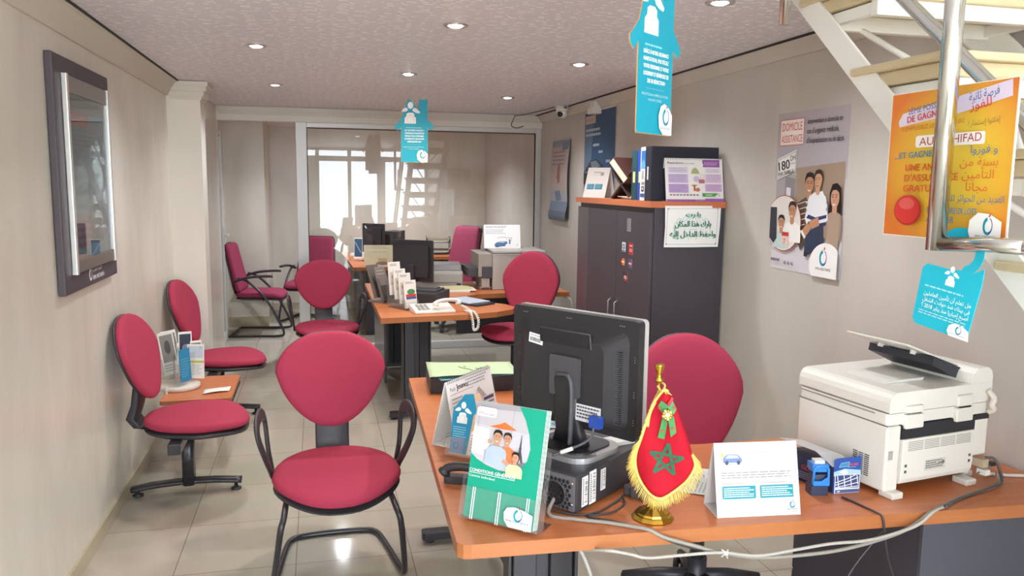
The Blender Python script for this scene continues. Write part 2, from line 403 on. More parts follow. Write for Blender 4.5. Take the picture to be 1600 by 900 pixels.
class Sheet:
    """flat printed thing: local x right, z up, printed face toward -y; design coordinates u right, v DOWN, 0..1"""
    def __init__(s, w, h, base=None, thick=0.0008, outline=None, mb=None, org=(0, 0, 0), curl=None):
        s.w, s.h = w, h; s.mb = mb or MB(); s.n = 1; s.org = org; s.th = thick; s.curl = curl; s.clip = base is not None and outline is None
        if base is not None:
            pts = outline or [(0, 0), (1, 0), (1, 1), (0, 1)]
            q = [(org[0] + u * w - w / 2, org[2] + h - v * h) for u, v in pts]
            s.mb.prism(q, org[1] - thick, org[1], base if not isinstance(base, str) else ink(base), 'y')
    umap = None
    def xyz(s, u, v):
        if s.umap: u = s.umap(u)
        return (s.org[0] + u * s.w - s.w / 2, s.org[1] - s.th - 0.00022 * s.n, s.org[2] + s.h - v * s.h)
    def poly(s, pts, c, keep=False):
        if s.clip and any(not (0 <= p[i] <= 1) for p in pts for i in (0, 1)):
            for ax, lim, sg in ((0, 0, 1), (0, 1, -1), (1, 0, 1), (1, 1, -1)):
                out = []
                for i in range(len(pts)):
                    a, b = pts[i - 1], pts[i]; da, db = (a[ax] - lim) * sg, (b[ax] - lim) * sg
                    if (da >= 0) != (db >= 0):
                        q = da / (da - db); out.append((a[0] + (b[0] - a[0]) * q, a[1] + (b[1] - a[1]) * q))
                    if db >= 0: out.append(b)
                pts = out
                if len(pts) < 3: return s
        s.mb.add([s.xyz(*p) for p in pts], [tuple(range(len(pts)))], ink(c) if isinstance(c, str) else c)
        if not keep: s.n += 1
        return s
    def rect(s, u0, v0, u1, v1, c, r=0, keep=False):
        if r:
            k = s.h / s.w; pts = rrect(u0 * s.w, v0 * s.h, u1 * s.w, v1 * s.h, r, 4); pts = [(a / s.w, b / s.h) for a, b in pts]
        else: pts = [(u0, v0), (u1, v0), (u1, v1), (u0, v1)]
        return s.poly(pts, c, keep)
    def disc(s, u, v, ru, rv, c, n=28, keep=False): return s.poly(ell(u, v, ru, rv, n), c, keep)
    def circ(s, u, v, r, c, n=28, keep=False): return s.poly(ell(u, v, r / s.w, r / s.h, n), c, keep)
    def line(s, pts, wd, c):
        for (a, b) in zip(pts, pts[1:]):
            ax, ay, bx, by = a[0] * s.w, a[1] * s.h, b[0] * s.w, b[1] * s.h
            L = math.hypot(bx - ax, by - ay) or 1e-6; nx, ny = -(by - ay) / L * wd / 2, (bx - ax) / L * wd / 2
            s.poly([((ax + nx) / s.w, (ay + ny) / s.h), ((bx + nx) / s.w, (by + ny) / s.h), ((bx - nx) / s.w, (by - ny) / s.h), ((ax - nx) / s.w, (ay - ny) / s.h)], c, True)
        s.n += 1; return s
    def stripes(s, u0, v0, u1, v1, n, c, fill=0.4, ragged=0.25):
        """rows of tiny print too small to read"""
        for k in range(n):
            a = v0 + (v1 - v0) * k / n; e = u1 - (u1 - u0) * ragged * random.random()
            u = u0
            while u < e:
                wd = (u1 - u0) * random.uniform(0.05, 0.13)
                s.rect(u, a, min(e, u + wd), a + (v1 - v0) / n * fill, c, keep=True); u += wd + (u1 - u0) * 0.018
        s.n += 1; return s
    def text(s, t, u, v, size, c, align='l', width=None, ar=False, rot=0, bold=0):
        """baseline at v; size = cap height as a share of sheet height; width = share of sheet width"""
        if ar: t = arabic(t)
        vs, fs = text_mesh(t)
        if not vs: return s
        x0 = min(p[0] for p in vs); x1 = max(p[0] for p in vs)
        k = size * s.h / 0.72; kx = k if width is None else width * s.w / (x1 - x0)
        off = {'l': -x0, 'c': -(x0 + x1) / 2, 'r': -x1}[align]
        cr, sr = math.cos(R(rot)), math.sin(R(rot))
        for d in ([0] if not bold else [-bold, 0, bold]):
            P = []
            for (a, b) in vs:
                px, py = (a + off) * kx + d * k, b * k
                px, py = px * cr - py * sr, px * sr + py * cr
                P.append(s.xyz(u + px / s.w, v - py / s.h))
            s.mb.add(P, fs, ink(c)); s.n += 1
        return s
    def logo(s, u, v, r, ring='#1593a8', accent='#2b5f9e', ringw=0.36, dot='#d04a3a'):
        """the insurer's tear-shaped ring with a small leaf on top; r in metres"""
        n = 40; P = []
        for k in range(n + 1):
            a = R(100 + 330 * k / n); t = ringw * (1.0 if k < n * .6 else 1 - (k / n - .6) * 1.6)
            P.append((a, 1 - t * 0.0, 1 - t))
        out = [(u + math.cos(a) * r * 0.82 / s.w, v - math.sin(a) * r / s.h) for a, o, i in P]
        inn = [(u + (math.cos(a) * i * 0.82 + 0.06) * r / s.w, v - (math.sin(a) * i - 0.04) * r / s.h) for a, o, i in P]
        for k in range(n):
            s.poly([out[k], out[k + 1], inn[k + 1], inn[k]], ring if k < n * .55 else accent, True)
        s.n += 1
        s.poly([(u + .02 * r / s.w, v - 1.05 * r / s.h), (u + .3 * r / s.w, v - 1.45 * r / s.h), (u + .42 * r / s.w, v - 1.2 * r / s.h), (u + .2 * r / s.w, v - .95 * r / s.h)], dot)
        return s
    def people_mark(s, u, v, k, c='#f4f4f2'):
        """head, two leaves and a body cut as a white pictogram; k in metres"""
        def q(pts): return [(u + a * k / s.w, v - b * k / s.h) for a, b in pts]
        s.poly(q(ell(0, 1.06, .26, .32, 20)), c, True)
        s.poly(q([(-.86, .50), (-.74, .68), (-.52, .84), (-.30, .82), (-.22, .66), (-.36, .50), (-.62, .46)]), c, True)
        s.poly(q([(.16, .64), (.34, .86), (.52, .80), (.90, .46), (.84, .34), (.54, .38), (.26, .50)]), c, True)
        s.poly(q([(-.36, .30), (-.18, .40), (.18, .40), (.36, .28), (.34, .08), (.5, -.06), (.5, -.6), (-.56, -.6), (-.54, -.08), (-.38, .06)]), c)
        s.line(q([(-.3, -.48), (-.28, -.05), (.05, .2), (.32, -.1), (.3, -.48), (-.3, -.48)]), 0.04 * k, '#e2cfc6')
        return s
    def person(s, u, v, k, skin, hair, top, longhair=False, smile=True, look=0, stripes=None):
        """head and shoulders of a photographed person, k = head height in metres; (u,v) = chin"""
        def q(pts): return [(u + a * k / s.w, v - b * k / s.h) for a, b in pts]
        if longhair: s.poly(q([(-.46, .2), (-.5, .7), (-.3, 1.1), (.1, 1.16), (.45, .95), (.55, .3), (.6, -.6), (.35, -.9), (.2, -.3), (-.2, -.2), (-.5, -.7), (-.6, -.5)]), hair)
        s.poly(q([(-.95, -1.5), (-.95, -.75), (-.8, -.45), (-.3, -.22), (.3, -.22), (.8, -.45), (.95, -.75), (.95, -1.5)]), top)
        if stripes:
            for i in range(4): s.rect(u - .85 * k / s.w, v + (.42 + .28 * i) * k / s.h, u + .85 * k / s.w, v + (.54 + .28 * i) * k / s.h, stripes, keep=True)
            s.n += 1
        s.poly(q([(-.2, -.3), (-.2, .15), (.2, .15), (.2, -.3), (0, -.42)]), skin)
        s.poly(q(ell(0, .45, .36, .48, 24)), skin)
        s.poly(q([(-.4, .45), (-.42, .75), (-.3, 1.02), (0, 1.1), (.3, 1.02), (.42, .75), (.4, .45), (.33, .7), (.1, .84), (-.2, .82), (-.33, .68)]), hair)
        for sx in (-.14, .14): s.poly(q(ell(sx + look * .08, .5, .055, .03, 10)), '#2c211e', True)
        for sx in (-.15, .15): s.poly(q([(sx - .09 + look * .08, .58), (sx + .09 + look * .08, .6), (sx + .09 + look * .08, .63), (sx - .09 + look * .08, .61)]), hair, True)
        s.poly(q([(-.02 + look * .1, .45), (.05 + look * .1, .3), (-.05 + look * .1, .29)]), '#a9745c', True)
        s.n += 1
        s.poly(q([(-.13 + look * .08, .19), (0 + look * .08, .14), (.13 + look * .08, .19), (.08 + look * .08, .1), (-.08 + look * .08, .1)]), '#f3e6e0' if smile else '#a8554e')
        return s
    def build(s, name, parent=None): s.mb.norecalc = False; return s.mb.build(name, parent)

def put(o, loc, rz=0, tilt=0):
    o.location = loc; o.rotation_euler = (R(-tilt), 0, R(rz)); return o

# ================================================================ the room
XL, XR, ZC, YP, YB, YF = -1.0, 2.2, 2.33, 7.85, 10.6, -0.6
struct(MB().box((XL - .1, YF - .1, -.1), (XR + .1, YB + .1, 0), FLOOR), 'floor')
m = MB()
m.box((XL - .1, YF, ZC), (1.42, YB + .1, ZC + .1), CEIL).box((1.42, 2.72, ZC), (XR + .1, YB + .1, ZC + .1), CEIL)
struct(m, 'ceiling')
struct(MB().box((XL - .1, YF - .1, 4.2), (XR + .1, 3.7, 4.3), PLAST), 'ceiling_upper')
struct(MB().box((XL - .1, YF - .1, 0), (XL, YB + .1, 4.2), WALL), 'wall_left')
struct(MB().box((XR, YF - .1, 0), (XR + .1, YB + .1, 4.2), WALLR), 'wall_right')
struct(MB().box((XL, 3.6, ZC + .1), (XR, 3.7, 4.2), PLAST), 'wall_upper')
struct(MB().box((XL, YB, 0), (XR, YB + .1, ZC), WALL), 'wall_back')
m = MB()                                   # street front: glazed openings, and an unseen upper opening added to light the stairs
m.box((XL, YF - .1, 2.27), (XR, YF, 3.15), PLAST).box((XL, YF - .1, 3.9), (XR, YF, 4.2), PLAST)
m.box((1.22, YF - .1, 0), (XR, YF, 0.75), PLAST).box((XL, YF - .1, 0), (XL + .06, YF, 4.2), PLAST).box((XR - .06, YF - .1, 0), (XR, YF, 4.2), PLAST)
for x in (-.02, .60, 1.18): m.box((x, YF - .08, 0), (x + .07, YF - .02, 2.27), ALU)
m.box((.05, YF - .1, 2.06), (1.18, YF, 2.16), PLAST).box((-.94, YF - .1, 2.06), (-.02, YF, 2.16), PLAST).box((1.25, YF - .1, 2.06), (2.14, YF, 2.16), PLAST)
m.box((-.94, YF - .1, 0), (-.02, YF, .95), PLAST).box((-.28, YF - .1, .95), (-.02, YF, 2.06), PLAST).box((1.25, YF - .1, .75), (1.34, YF, 2.06), PLAST)
struct(m, 'wall_front')
struct(MB().box((-12, -14, -.2), (14, YF - .1, -.02), mat('#d6d1c8', 0.8, noise=0.1, scale=3, name='street_paving')), 'ground_street')
# pillar and the boxed side behind it
PX = -0.78
struct(MB().box((XL, 6.02, 0), (PX, 6.24, ZC), PLAST), 'pillar_left')
struct(MB().box((XL, 6.24, 0), (PX - .10, YP - .03, ZC), WALL), 'wall_recess')
# mouldings along the ceiling, and dark strips for its shadow gap
def cove(pts): return [(a, b) for a, b in pts]
struct(MB().prism([(XL, 2.23), (XL + .012, 2.23), (XL + .03, 2.255), (XL + .07, 2.312), (XL + .085, 2.318), (XL + .085, 2.324), (XL, 2.324)], YF, 6.02, mat('#c6bfb1', .5, name='cove_paint'), 'y'), 'trim_1')
struct(MB().prism([(XR, 2.26), (XR - .012, 2.26), (XR - .05, 2.315), (XR - .06, 2.324), (XR, 2.324)], 2.72, YP, WALLR, 'y'), 'trim_2')
struct(MB().box((XL + .085, YF, 2.322), (XL + .094, 6.0, 2.3295), mat('#2c2a2c', .7)), 'shadow_strip_left')  # dark colour stands in for the shadow gap at the left ceiling edge
struct(MB().box((XR - .072, 2.72, 2.321), (XR - .060, YP - .06, 2.3295), mat('#2c2a2c', .7)), 'shadow_strip_right')  # same on the right: shade of the ceiling gap put in as a dark strip
m = MB()                                    # crown of the pillar
for (z0, z1, e) in ((2.205, 2.225, .012), (2.225, 2.26, .028), (2.26, 2.295, .048), (2.295, 2.325, .06)):
    m.box((XL + .02, 6.02 - e, z0), (PX + e, 6.26, z1), MOLD)
struct(m, 'trim_5')
# skirting tiles
SK = mat('#b3a78f', 0.2, noise=0.05, scale=8, name='skirting_tile')
struct(MB().box((XL, YF, 0), (XL + .012, 6.02, .075), SK), 'baseboard_left')
struct(MB().box((XL, YB - .012, 0), (XR, YB, .09), SK), 'baseboard_back')
# back room pilaster
struct(MB().box((XL, 9.4, 0), (-.57, YB, ZC), WALL), 'pillar_back')
struct(MB().box((XL, 9.385, 0), (-.56, 9.4, .12), SK), 'baseboard_pillar')

# header and glazed partition
m = MB()
m.box((PX - .1, YP - .05, 2.20), (XR, YP + .05, ZC), PLAST)
for (z0, e) in ((2.285, .075), (2.255, .062)): m.box((PX - .08, YP - e, z0), (XR, YP, ZC - .004), MOLD)
struct(m, 'beam_partition')
def pane_window(name, x0, x1, z0, z1, fw, rails=()):
    f = MB()
    f.box((x0, YP - .03, z0), (x0 + fw[0], YP + .03, z1), ALU).box((x1 - fw[1], YP - .03, z0), (x1, YP + .03, z1), ALU)
    f.box((x0 + fw[0], YP - .028, z1 - .045), (x1 - fw[1], YP + .028, z1), ALU).box((x0 + fw[0], YP - .028, z0), (x1 - fw[1], YP + .028, z0 + .07), ALU)
    gx = mat('#3a3836', .6)
    f.box((x0 + fw[0], YP - .012, z1 - .053), (x1 - fw[1], YP + .012, z1 - .045), gx)
    f.box((x1 - fw[1] - .008, YP - .012, z0 + .07), (x1 - fw[1], YP + .012, z1 - .053), gx).box((x0 + fw[0], YP - .012, z0 + .07), (x0 + fw[0] + .006, YP + .012, z1 - .053), gx)
    o = struct(f, name, bevel=.003)
    struct(MB().box((x0 + fw[0] + .006, YP - .004, z0 + .07), (x1 - fw[1] - .008, YP + .004, z1 - .053), PANE), 'pane', o)
    return o
pane_window('window_1', -.185, XR, 0, 2.20, (.10, .055))
# glass door leaf standing open against the side wall of the back room
m = MB()
hx, y0, y1 = -.955, YP + .03, YP + .80
m.box((hx - .02, y0, .01), (hx + .02, y0 + .05, 2.15), ALU).box((hx - .02, y1 - .05, .01), (hx + .02, y1, 2.15), ALU)
m.box((hx - .018, y0 + .05, 2.10), (hx + .018, y1 - .05, 2.15), ALU).box((hx - .018, y0 + .05, .01), (hx + .018, y1 - .05, .10), ALU)
d = struct(m, 'door_1', bevel=.003)
struct(MB().box((hx - .004, y0 + .05, .10), (hx + .004, y1 - .05, 2.10), PANE), 'pane', d)
m = MB(); m.rbox((hx + .02, y1 - .045, 1.0), (hx + .03, y1 - .01, 1.18), .012, ALU, 'x')
m.tube(smooth_path([(hx + .03, y1 - .028, 1.10), (hx + .06, y1 - .028, 1.10), (hx + .065, y1 - .06, 1.10), (hx + .065, y1 - .14, 1.10)], 4), .009, ALU)
m.box((hx + .02, y1 - .03, .93), (hx + .024, y1 - .012, 1.0), BPL)
struct(m, 'door_handle', d)
struct(MB().box((PX - .21, YP - .03, 0), (PX - .1, YP + .03, 2.2), ALU), 'trim_6', bevel=.003)

# ---------------------------------------------------------------- ceiling lamps
def lamp(x, y, label, col, watts, glow):
    t = thing('recessed_downlight', label, 'ceiling light', (x, y, ZC), 0, 'recessed ceiling downlights')
    MB().lathe([(.030, -.001), (.034, -.006), (.052, -.006), (.056, -.003), (.056, 0)], CHROME).build('trim_ring', t)
    MB().lathe([(.0335, -.0005), (.0335, -.0045), (.02, -.011), (.004, -.013)], emit(col, glow)).build('bulb_lens', t)
    l = bpy.data.lights.new('downlight_beam', 'SPOT'); l.energy = watts; l.spot_size = R(150); l.spot_blend = 0.9; l.shadow_soft_size = .035
    c = lin(col); l.color = (c[0] * .92, c[1], c[2] * 1.12)
    o = bpy.data.objects.new('downlight_beam', l); COL.objects.link(o); o.parent = t; o.location = (0, 0, -.03)
    return t
CW, CN = '#ffe9cc', '#fffaf5'
lamp(.597, 3.522, 'warm glowing recessed downlight in the middle row, nearer the camera', CW, SPOT_W, 30)
lamp(.572, 5.139, 'warm glowing recessed downlight just in front of the hanging house-shaped card', CW, SPOT_W, 30)
lamp(-.285, 4.34, 'white recessed downlight in the ceiling nearest the framed board on the left wall', CN, SPOT_W * .8, 8)
lamp(-.273, 6.013, 'dim recessed downlight in the ceiling beside the white pillar crown', CN, SPOT_W * .7, 1.5)
lamp(1.479, 6.264, 'white recessed downlight in the ceiling nearest the dome security camera', CN, SPOT_W, 10)
lamp(1.46, 4.423, 'white recessed downlight in the ceiling in front of the black cupboard', CN, SPOT_W, 10)
lamp(1.469, 2.801, 'recessed downlight at the top edge beside the large hanging teal sign', CN, SPOT_W * .8, 10)
lamp(.2, 8.45, 'unseen added downlight lighting the near part of the back room', CN, SPOT_W * 1.7, 10)  # no lamp is seen here; added to brighten the back room
lamp(1.05, 9.3, 'unseen added downlight lighting the near part of the back room', CN, SPOT_W * 2.8, 10)  # also added out of view, to lift the wall behind the glass

# ---------------------------------------------------------------- dome camera and ceiling bracket
t = thing('security_camera', 'white dome security camera at the ceiling edge above the blue car poster', 'security camera', (2.085, 6.75, ZC), -25)
MB().lathe([(.055, 0), (.058, -.03), (.056, -.05), (.05, -.055)], OFFW).build('mount', t)
MB().sphere((0, 0, -.06), .05, OFFW, 20, 12).build('dome', t)
m = MB(); m.at((-.012, -.035, -.075), (-35, 0, -18)); m.lathe([(.028, 0), (.028, .002)], BPL, (0, 0, 0)); m.M = Matrix.Identity(4)
m.tube([(-.008, -.030, -.072), (-.016, -.055, -.082)], .022, mat('#202024', .15)); m.build('lens', t)
MB().box((.02, -.06, -.03), (.045, -.052, -.012), BPL2).build('label_plate', t)
MB().tube(smooth_path([(2.02, 6.78, 2.318), (1.92, 6.9, 2.29), (1.85, 7.2, 2.28), (1.84, 7.45, 2.29), (1.86, 7.62, 2.27), (1.87, 7.74, 2.22), (1.93, 7.765, 2.20), (2.0, 7.77, 2.22)]), .004, mat('#4a4746', .5)).build('camera_cable')
tag(bpy.data.objects['camera_cable'], 'dark cable drooping from the dome security camera to the glass partition', 'cable')
m = MB(); m.rbox((2.12, 6.06, 2.21), (2.198, 6.19, 2.255), .01, OFFW, 'z').rbox((2.135, 6.075, 2.255), (2.198, 6.175, 2.31), .01, OFFW, 'z')
tag(m.build('wall_sensor', bevel=.004), 'small white sensor box on the right wall above the blue car poster', 'sensor')

# ================================================================ staircase
t = thing('staircase', 'white steel open staircase with cream marble treads against the right wall', 'staircase', (1.5, -.15, 0))
def loc(p): return (p[0] - 1.5, p[1] + .15, p[2])
for k in range(-5, 5):
    zt, yb = 1.49 + .25 * k, 1.50 + .28 * k
    if zt > 2.6: break
    m = MB()
    a, b = loc((1.50, yb - .37, zt - .022)), loc((2.17, yb, zt)); m.box(a, b, MARBLE)
    a, b = loc((1.525, yb - .345, zt - .060)), loc((2.17, yb - .02, zt - .022)); m.box(a, b, MARBLE)
    m.build('tread', t, bevel=.005)
    m = MB()
    for (ya, yb2) in ((yb - .33, yb - .30), (yb - .10, yb - .07)):
        m.box(loc((1.54, ya, zt - .105)), loc((2.17, yb2, zt - .060)), WSTEEL)
    m.box(loc((1.543, yb - .30, zt - .098)), loc((1.57, yb - .10, zt - .064)), WSTEEL).box(loc((2.12, yb - .30, zt - .098)), loc((2.147, yb - .10, zt - .064)), WSTEEL)
    for xx in (1.66, 1.98):
        m.tube([loc((xx, yb - .08, zt - .09)), loc((xx + (.12 if xx < 1.8 else -.12), yb - .26, zt - .24))], .010, WSTEEL, 8)
    m.build('tread_bracket', t, bevel=.002)
def inclined(x0, x1, off0, off1, ya=-.1, yb=2.75):
    f = lambda y: 2.172 + .885 * (y - 2.313)
    m = MB(); v = [loc((x, y, f(y) + o)) for x in (x0, x1) for (y, o) in ((ya, off0), (yb, off0), (yb, off1), (ya, off1))]
    m.add(v, [(0, 1, 2, 3), (7, 6, 5, 4), (0, 4, 5, 1), (1, 5, 6, 2), (2, 6, 7, 3), (3, 7, 4, 0)], WSTEEL); return m
for (x0, x1) in ((1.515, 1.525), (2.14, 2.15)):
    m = inclined(x0, x1, 0, .10); m.build('stringer', t, bevel=.002)
for (x0, x1) in ((1.525, 1.60), (2.06, 2.14)): inclined(x0, x1, 0.0, .012).build('stringer_flange', t, bevel=.002)
f = lambda y: 2.124 + .84 * (y - 1.801)
for dz, rr in ((0, .017), (.34, .021)):
    MB().tube([loc((1.46, y, f(y) + dz)) for y in (-.1, .5, 1.2, 2.0, 2.7)], rr, CHROME, 14).build('handrail', t)
MB().tube([loc((2.12, y, f(y) - .10)) for y in (-.1, 1.2, 2.7)], .014, CHROME, 14).build('wall_rail', t)
for y in (.2, 2.35): MB().tube([loc((1.46, y, f(y) - .42)), loc((1.46, y, f(y) + .34))], .017, CHROME, 14).build('baluster', t)
m = MB(); m.tube([loc(p) for p in [(1.338, 1.498, 2.46), (1.34, 1.5, 1.515)]], .0205, CHROME, 24)
m.tube([loc(p) for p in [(1.34, 1.512, 1.528), (1.355, 1.36, 1.537), (1.365, 1.29, 1.537)]], .016, CHROME, 16)
m.tube([loc(p) for p in smooth_path([(1.365, 1.30, 1.537), (1.37, 1.265, 1.537), (1.40, 1.25, 1.537), (1.52, 1.25, 1.52)], 5)], .016, CHROME, 16)
m.tube([loc(p) for p in [(1.338, 1.498, 2.44), (1.338, 1.498, 2.5), (1.47, 1.52, 2.5)]], .016, CHROME, 16)
m.build('handrail_post', t)

# ================================================================ chairs
def shield(hw, hh, low=.62, e=2.5, n=44):
    """egg / shield outline: wide above, narrower below"""
    P = []
    for k in range(n):
        a = 2 * math.pi * k / n; c, s = math.cos(a), math.sin(a)
        x = math.copysign(abs(c) ** (2 / e), c); z = math.copysign(abs(s) ** (2 / e), s)
        u = (z + 1) / 2; w = low + (1 - low) * (min(1, u / .62) ** .85) if u < .62 else 1 - .12 * ((u - .62) / .38) ** 2
        P.append((x * hw * w, z * hh))
    return P
def cushion(outline, t, warp, m, back=None, dome=.35):
    """padded slab: outline in (a,b); height along c; warp maps (a,b,c) to a point"""
    prof = [(.02, 0), (.6, 0), (.93, .0), (.985, .18), (1, .45), (.985, .72), (.95, .88), (.85, .97), (.6, 1.0 + dome * .18), (.3, 1 + dome * .3), (.02, 1 + dome * .34)]
    rings = [[warp(a * s, b * s, t * c) for (a, b) in outline] for (s, c) in prof]
    mb = MB(); mb.loft(rings, m); return mb
def seat_warp(z0):
    def w(a, b, c):
        z = z0 + c
        if b < -.08: z -= .9 * (b + .08) ** 2
        if b > .15: z += .25 * (b - .15) ** 2
        z -= .010 * (1 - (a / .28) ** 2) * (1 if c > .02 else 0)
        return (a, b, z)
    return w
def back_warp(y0, zc, lean=.16, curve=.35, tk=.0):
    def w(a, b, c):
        return (a, y0 - c + lean * b + curve * a * a * -1 + .25 * b * b * 0 + (.05 if b < -.1 else 0) * (b + .1), zc + b)
    return w
def tear_arm(sx):
    m = MB(); pts = []
    # closed loop in the y-z plane, splayed outwards at the front
    base = [(.10, .44), (.085, .53), (.115, .62), (.105, .675), (.04, .70), (-.04, .698), (-.10, .67), (-.105, .62), (-.06, .545), (.01, .475), (.05, .44)]
    P = smooth_path([(0, y, z) for y, z in base], 5, True)
    P = [(sx * (.262 + .10 * max(0, (p[2] - .44) / .26) * (.30 + (.12 - p[1]) * 1.1)), p[1], p[2]) for p in P]
    m.tube(P, .013, BPL, 10, True, flat=(.75, 2.1)); return m
def visitor_chair(loc_, rz, label, group):
    t = thing('visitor_chair', label, 'chair', loc_, rz, group)
    so = [(x * 1.0, y) for x, y in shield(.265, .285, .86, 2.3)]
    so = [(x, -y) for x, y in so]
    cushion(so, .055, seat_warp(.425), RED).build('seat', t)
    cushion([(x * .985, y * .985) for x, y in so], .03, seat_warp(.398), BPL, dome=0).build('seat_shell', t)
    bo = shield(.248, .212, .58, 2.4)
    cushion(bo, .05, back_warp(.36, .765), RED).build('backrest', t)
    cushion([(x * .99, y * .99) for x, y in bo], .022, back_warp(.375, .765), BPL, dome=0).build('backrest_shell', t)
    m = MB(); m.loft([[(x, y, z) for x, y in rrect(-.075, yc - .012, .075, yc + .012, .008, 2)] for (yc, z) in ((.16, .405), (.25, .40), (.315, .43), (.335, .50), (.34, .60), (.385, .72))], BPL, True); m.build('back_bracket', t)
    for s in (-1, 1): tear_arm(s).build('armrest', t)
    m = MB(); P = [(-.17, .16, .40), (-.19, 0, .395), (-.205, -.15, .39), (-.215, -.255, .37), (-.228, -.285, .33), (-.245, -.235, .2), (-.262, -.15, .06), (-.262, -.10, .017), (-.25, 0, .013), (-.215, .25, .013), (-.19, .335, .013), (-.14, .365, .013), (0, .375, .013)]
    P = P + [(-x, y, z) for x, y, z in P[-2::-1]]
    m.tube(smooth_path(P, 5), .0125, BMET, 12); m.build('sled_base', t)
    for sx in (-1, 1):
        MB().box((sx * .15 - .02, .355, 0), (sx * .15 + .02, .385, .012), BPL).build('foot_pad', t)
    m = MB()
    for y in (-.06, .13): m.tube([(-.2, y, .398), (.2, y, .398)], .01, BMET)
    m.build('seat_frame', t)
    return t
vc = visitor_chair((.058, 3.29, 0), 2, 'red visitor chair with loop arms nearest the camera, empty, beside the front desk corner', 'red visitor chairs with loop arms')
dup(vc, (.06, 6.72, 0), 4, 'red visitor chair with loop arms standing before the glass partition, behind the nearest chair')

def task_chair(loc_, rz, label, group, hgt=1.0):
    t = thing('swivel_chair', label, 'chair', loc_, rz, group)
    so = [(x, -y) for x, y in shield(.25, .25, .86, 2.3)]
    cushion(so, .06, seat_warp(.43), RED).build('seat', t)
    cushion([(x * .985, y * .985) for x, y in so], .03, seat_warp(.405), BPL, dome=0).build('seat_shell', t)
    bo = shield(.245, .285, .54, 2.25)
    cushion(bo, .055, back_warp(.33, .745), RED).build('backrest', t)
    cushion([(x * .995, y * .995) for x, y in bo], .024, back_warp(.345, .745), BPL, dome=0).build('backrest_shell', t)
    m = MB(); m.loft([[(x, y, z) for x, y in rrect(-.045, yc - .012, .045, yc + .012, .008, 2)] for (yc, z) in ((.10, .40), (.26, .395), (.34, .43), (.36, .54), (.385, .72), (.40, .8))], BPL); m.build('back_bracket', t)
    m = MB(); m.cyl((0, 0, .16), (0, 0, .41), .028, BMET).cyl((0, 0, .03), (0, 0, .2), .04, BPL).box((-.1, -.08, .385), (.1, .12, .41), BPL); m.build('gas_column', t)
    MB().tube(smooth_path([(.08, 0, .40), (.2, -.02, .395), (.27, -.03, .39)], 4), .008, BPL).build('height_lever', t)
    m = MB()
    for k in range(5):
        a = R(90 + 72 * k); c, s = math.cos(a), math.sin(a)
        m.tube([(0, 0, .12), (.15 * c, .15 * s, .105), (.29 * c, .29 * s, .075)], [.03, .024, .016], BPL, 10)
    b = m.build('star_base', t)
    for k in range(5):
        a = R(90 + 72 * k); c, s = math.cos(a) * .29, math.sin(a) * .29
        m = MB(); q = a + 1.2; dx, dy = math.cos(q), math.sin(q)
        for e in (-1, 1): m.cyl((c + e * .006 * dx, s + e * .006 * dy, .027), (c + e * .026 * dx, s + e * .026 * dy, .027), .027, BPL, 16)
        m.cyl((c, s, .027), (c, s, .08), .008, BMET, 10); m.build('caster', b)
    return t
tc1 = task_chair((1.43, 2.72, 0), -14, 'crimson swivel chair with rounded back at the front desk behind the flag', 'crimson swivel desk chairs')
tc2 = dup(tc1, (1.43, 5.74, 0), -38, 'crimson swivel chair with rounded back drawn up to the second desk before the copier')
for ch in tc2.children:
    if not ch.name.startswith('star_base'): ch.location.z += .10     # its gas lift stands higher

# back room chairs with square backs
def square_back(hw, hh):
    P = []
    for (x, y) in rrect(-hw, -hh, hw, hh, .05, 5): P.append((x * (1 + .10 * (y / hh) * -1), y))
    return P
def sled_chair(loc_, rz, label, group):
    t = thing('conference_chair', label, 'chair', loc_, rz, group)
    so = rrect(-.235, -.25, .235, .25, .10, 6)
    cushion(so, .065, seat_warp(.42), REDD).build('seat', t)
    cushion([(x * .985, y * .985) for x, y in so], .03, seat_warp(.395), BPL, dome=0).build('seat_shell', t)
    cushion(square_back(.225, .255), .06, back_warp(.30, .73, .20, .2), REDD).build('backrest', t)
    cushion(square_back(.228, .26), .02, back_warp(.318, .73, .20, .2), BPL, dome=0).build('backrest_shell', t)
    m = MB(); m.loft([[(x, y, z) for x, y in rrect(-.06, yc - .012, .06, yc + .012, .008, 2)] for (yc, z) in ((.15, .40), (.23, .40), (.275, .45), (.29, .6), (.32, .7))], BPL); m.build('back_bracket', t)
    for s in (-1, 1):
        m = MB(); m.tube(smooth_path([(s * .265, .23, .60), (s * .27, .1, .64), (s * .27, -.05, .655), (s * .27, -.16, .655)], 5), .02, BPL, 10, flat=(.7, 1.2)); m.build('armrest', t)
    m = MB()
    P = [(-.262, .20, .63), (-.262, .10, .60), (-.262, -.08, .42), (-.262, -.22, .16), (-.262, -.262, .05), (-.262, -.22, .016), (-.262, 0, .014), (-.262, .26, .014), (-.24, .30, .014), (0, .30, .014)]
    P = P + [(-x, y, z) for x, y, z in P[-2::-1]]
    m.tube(smooth_path(P, 5), .013, BMET, 12)
    m.tube([(-.262, -.06, .40), (.262, -.06, .40)], .011, BMET)
    m.build('sled_base', t)
    return t
sc1 = sled_chair((-.60, 8.98, 0), 83, 'wine red square-backed chair seen side on behind the open glass door', 'wine red square-backed chairs in the back room')
dup(sc1, (-.12, 9.75, 0), -22, 'wine red square-backed chair facing the camera behind the partition post')

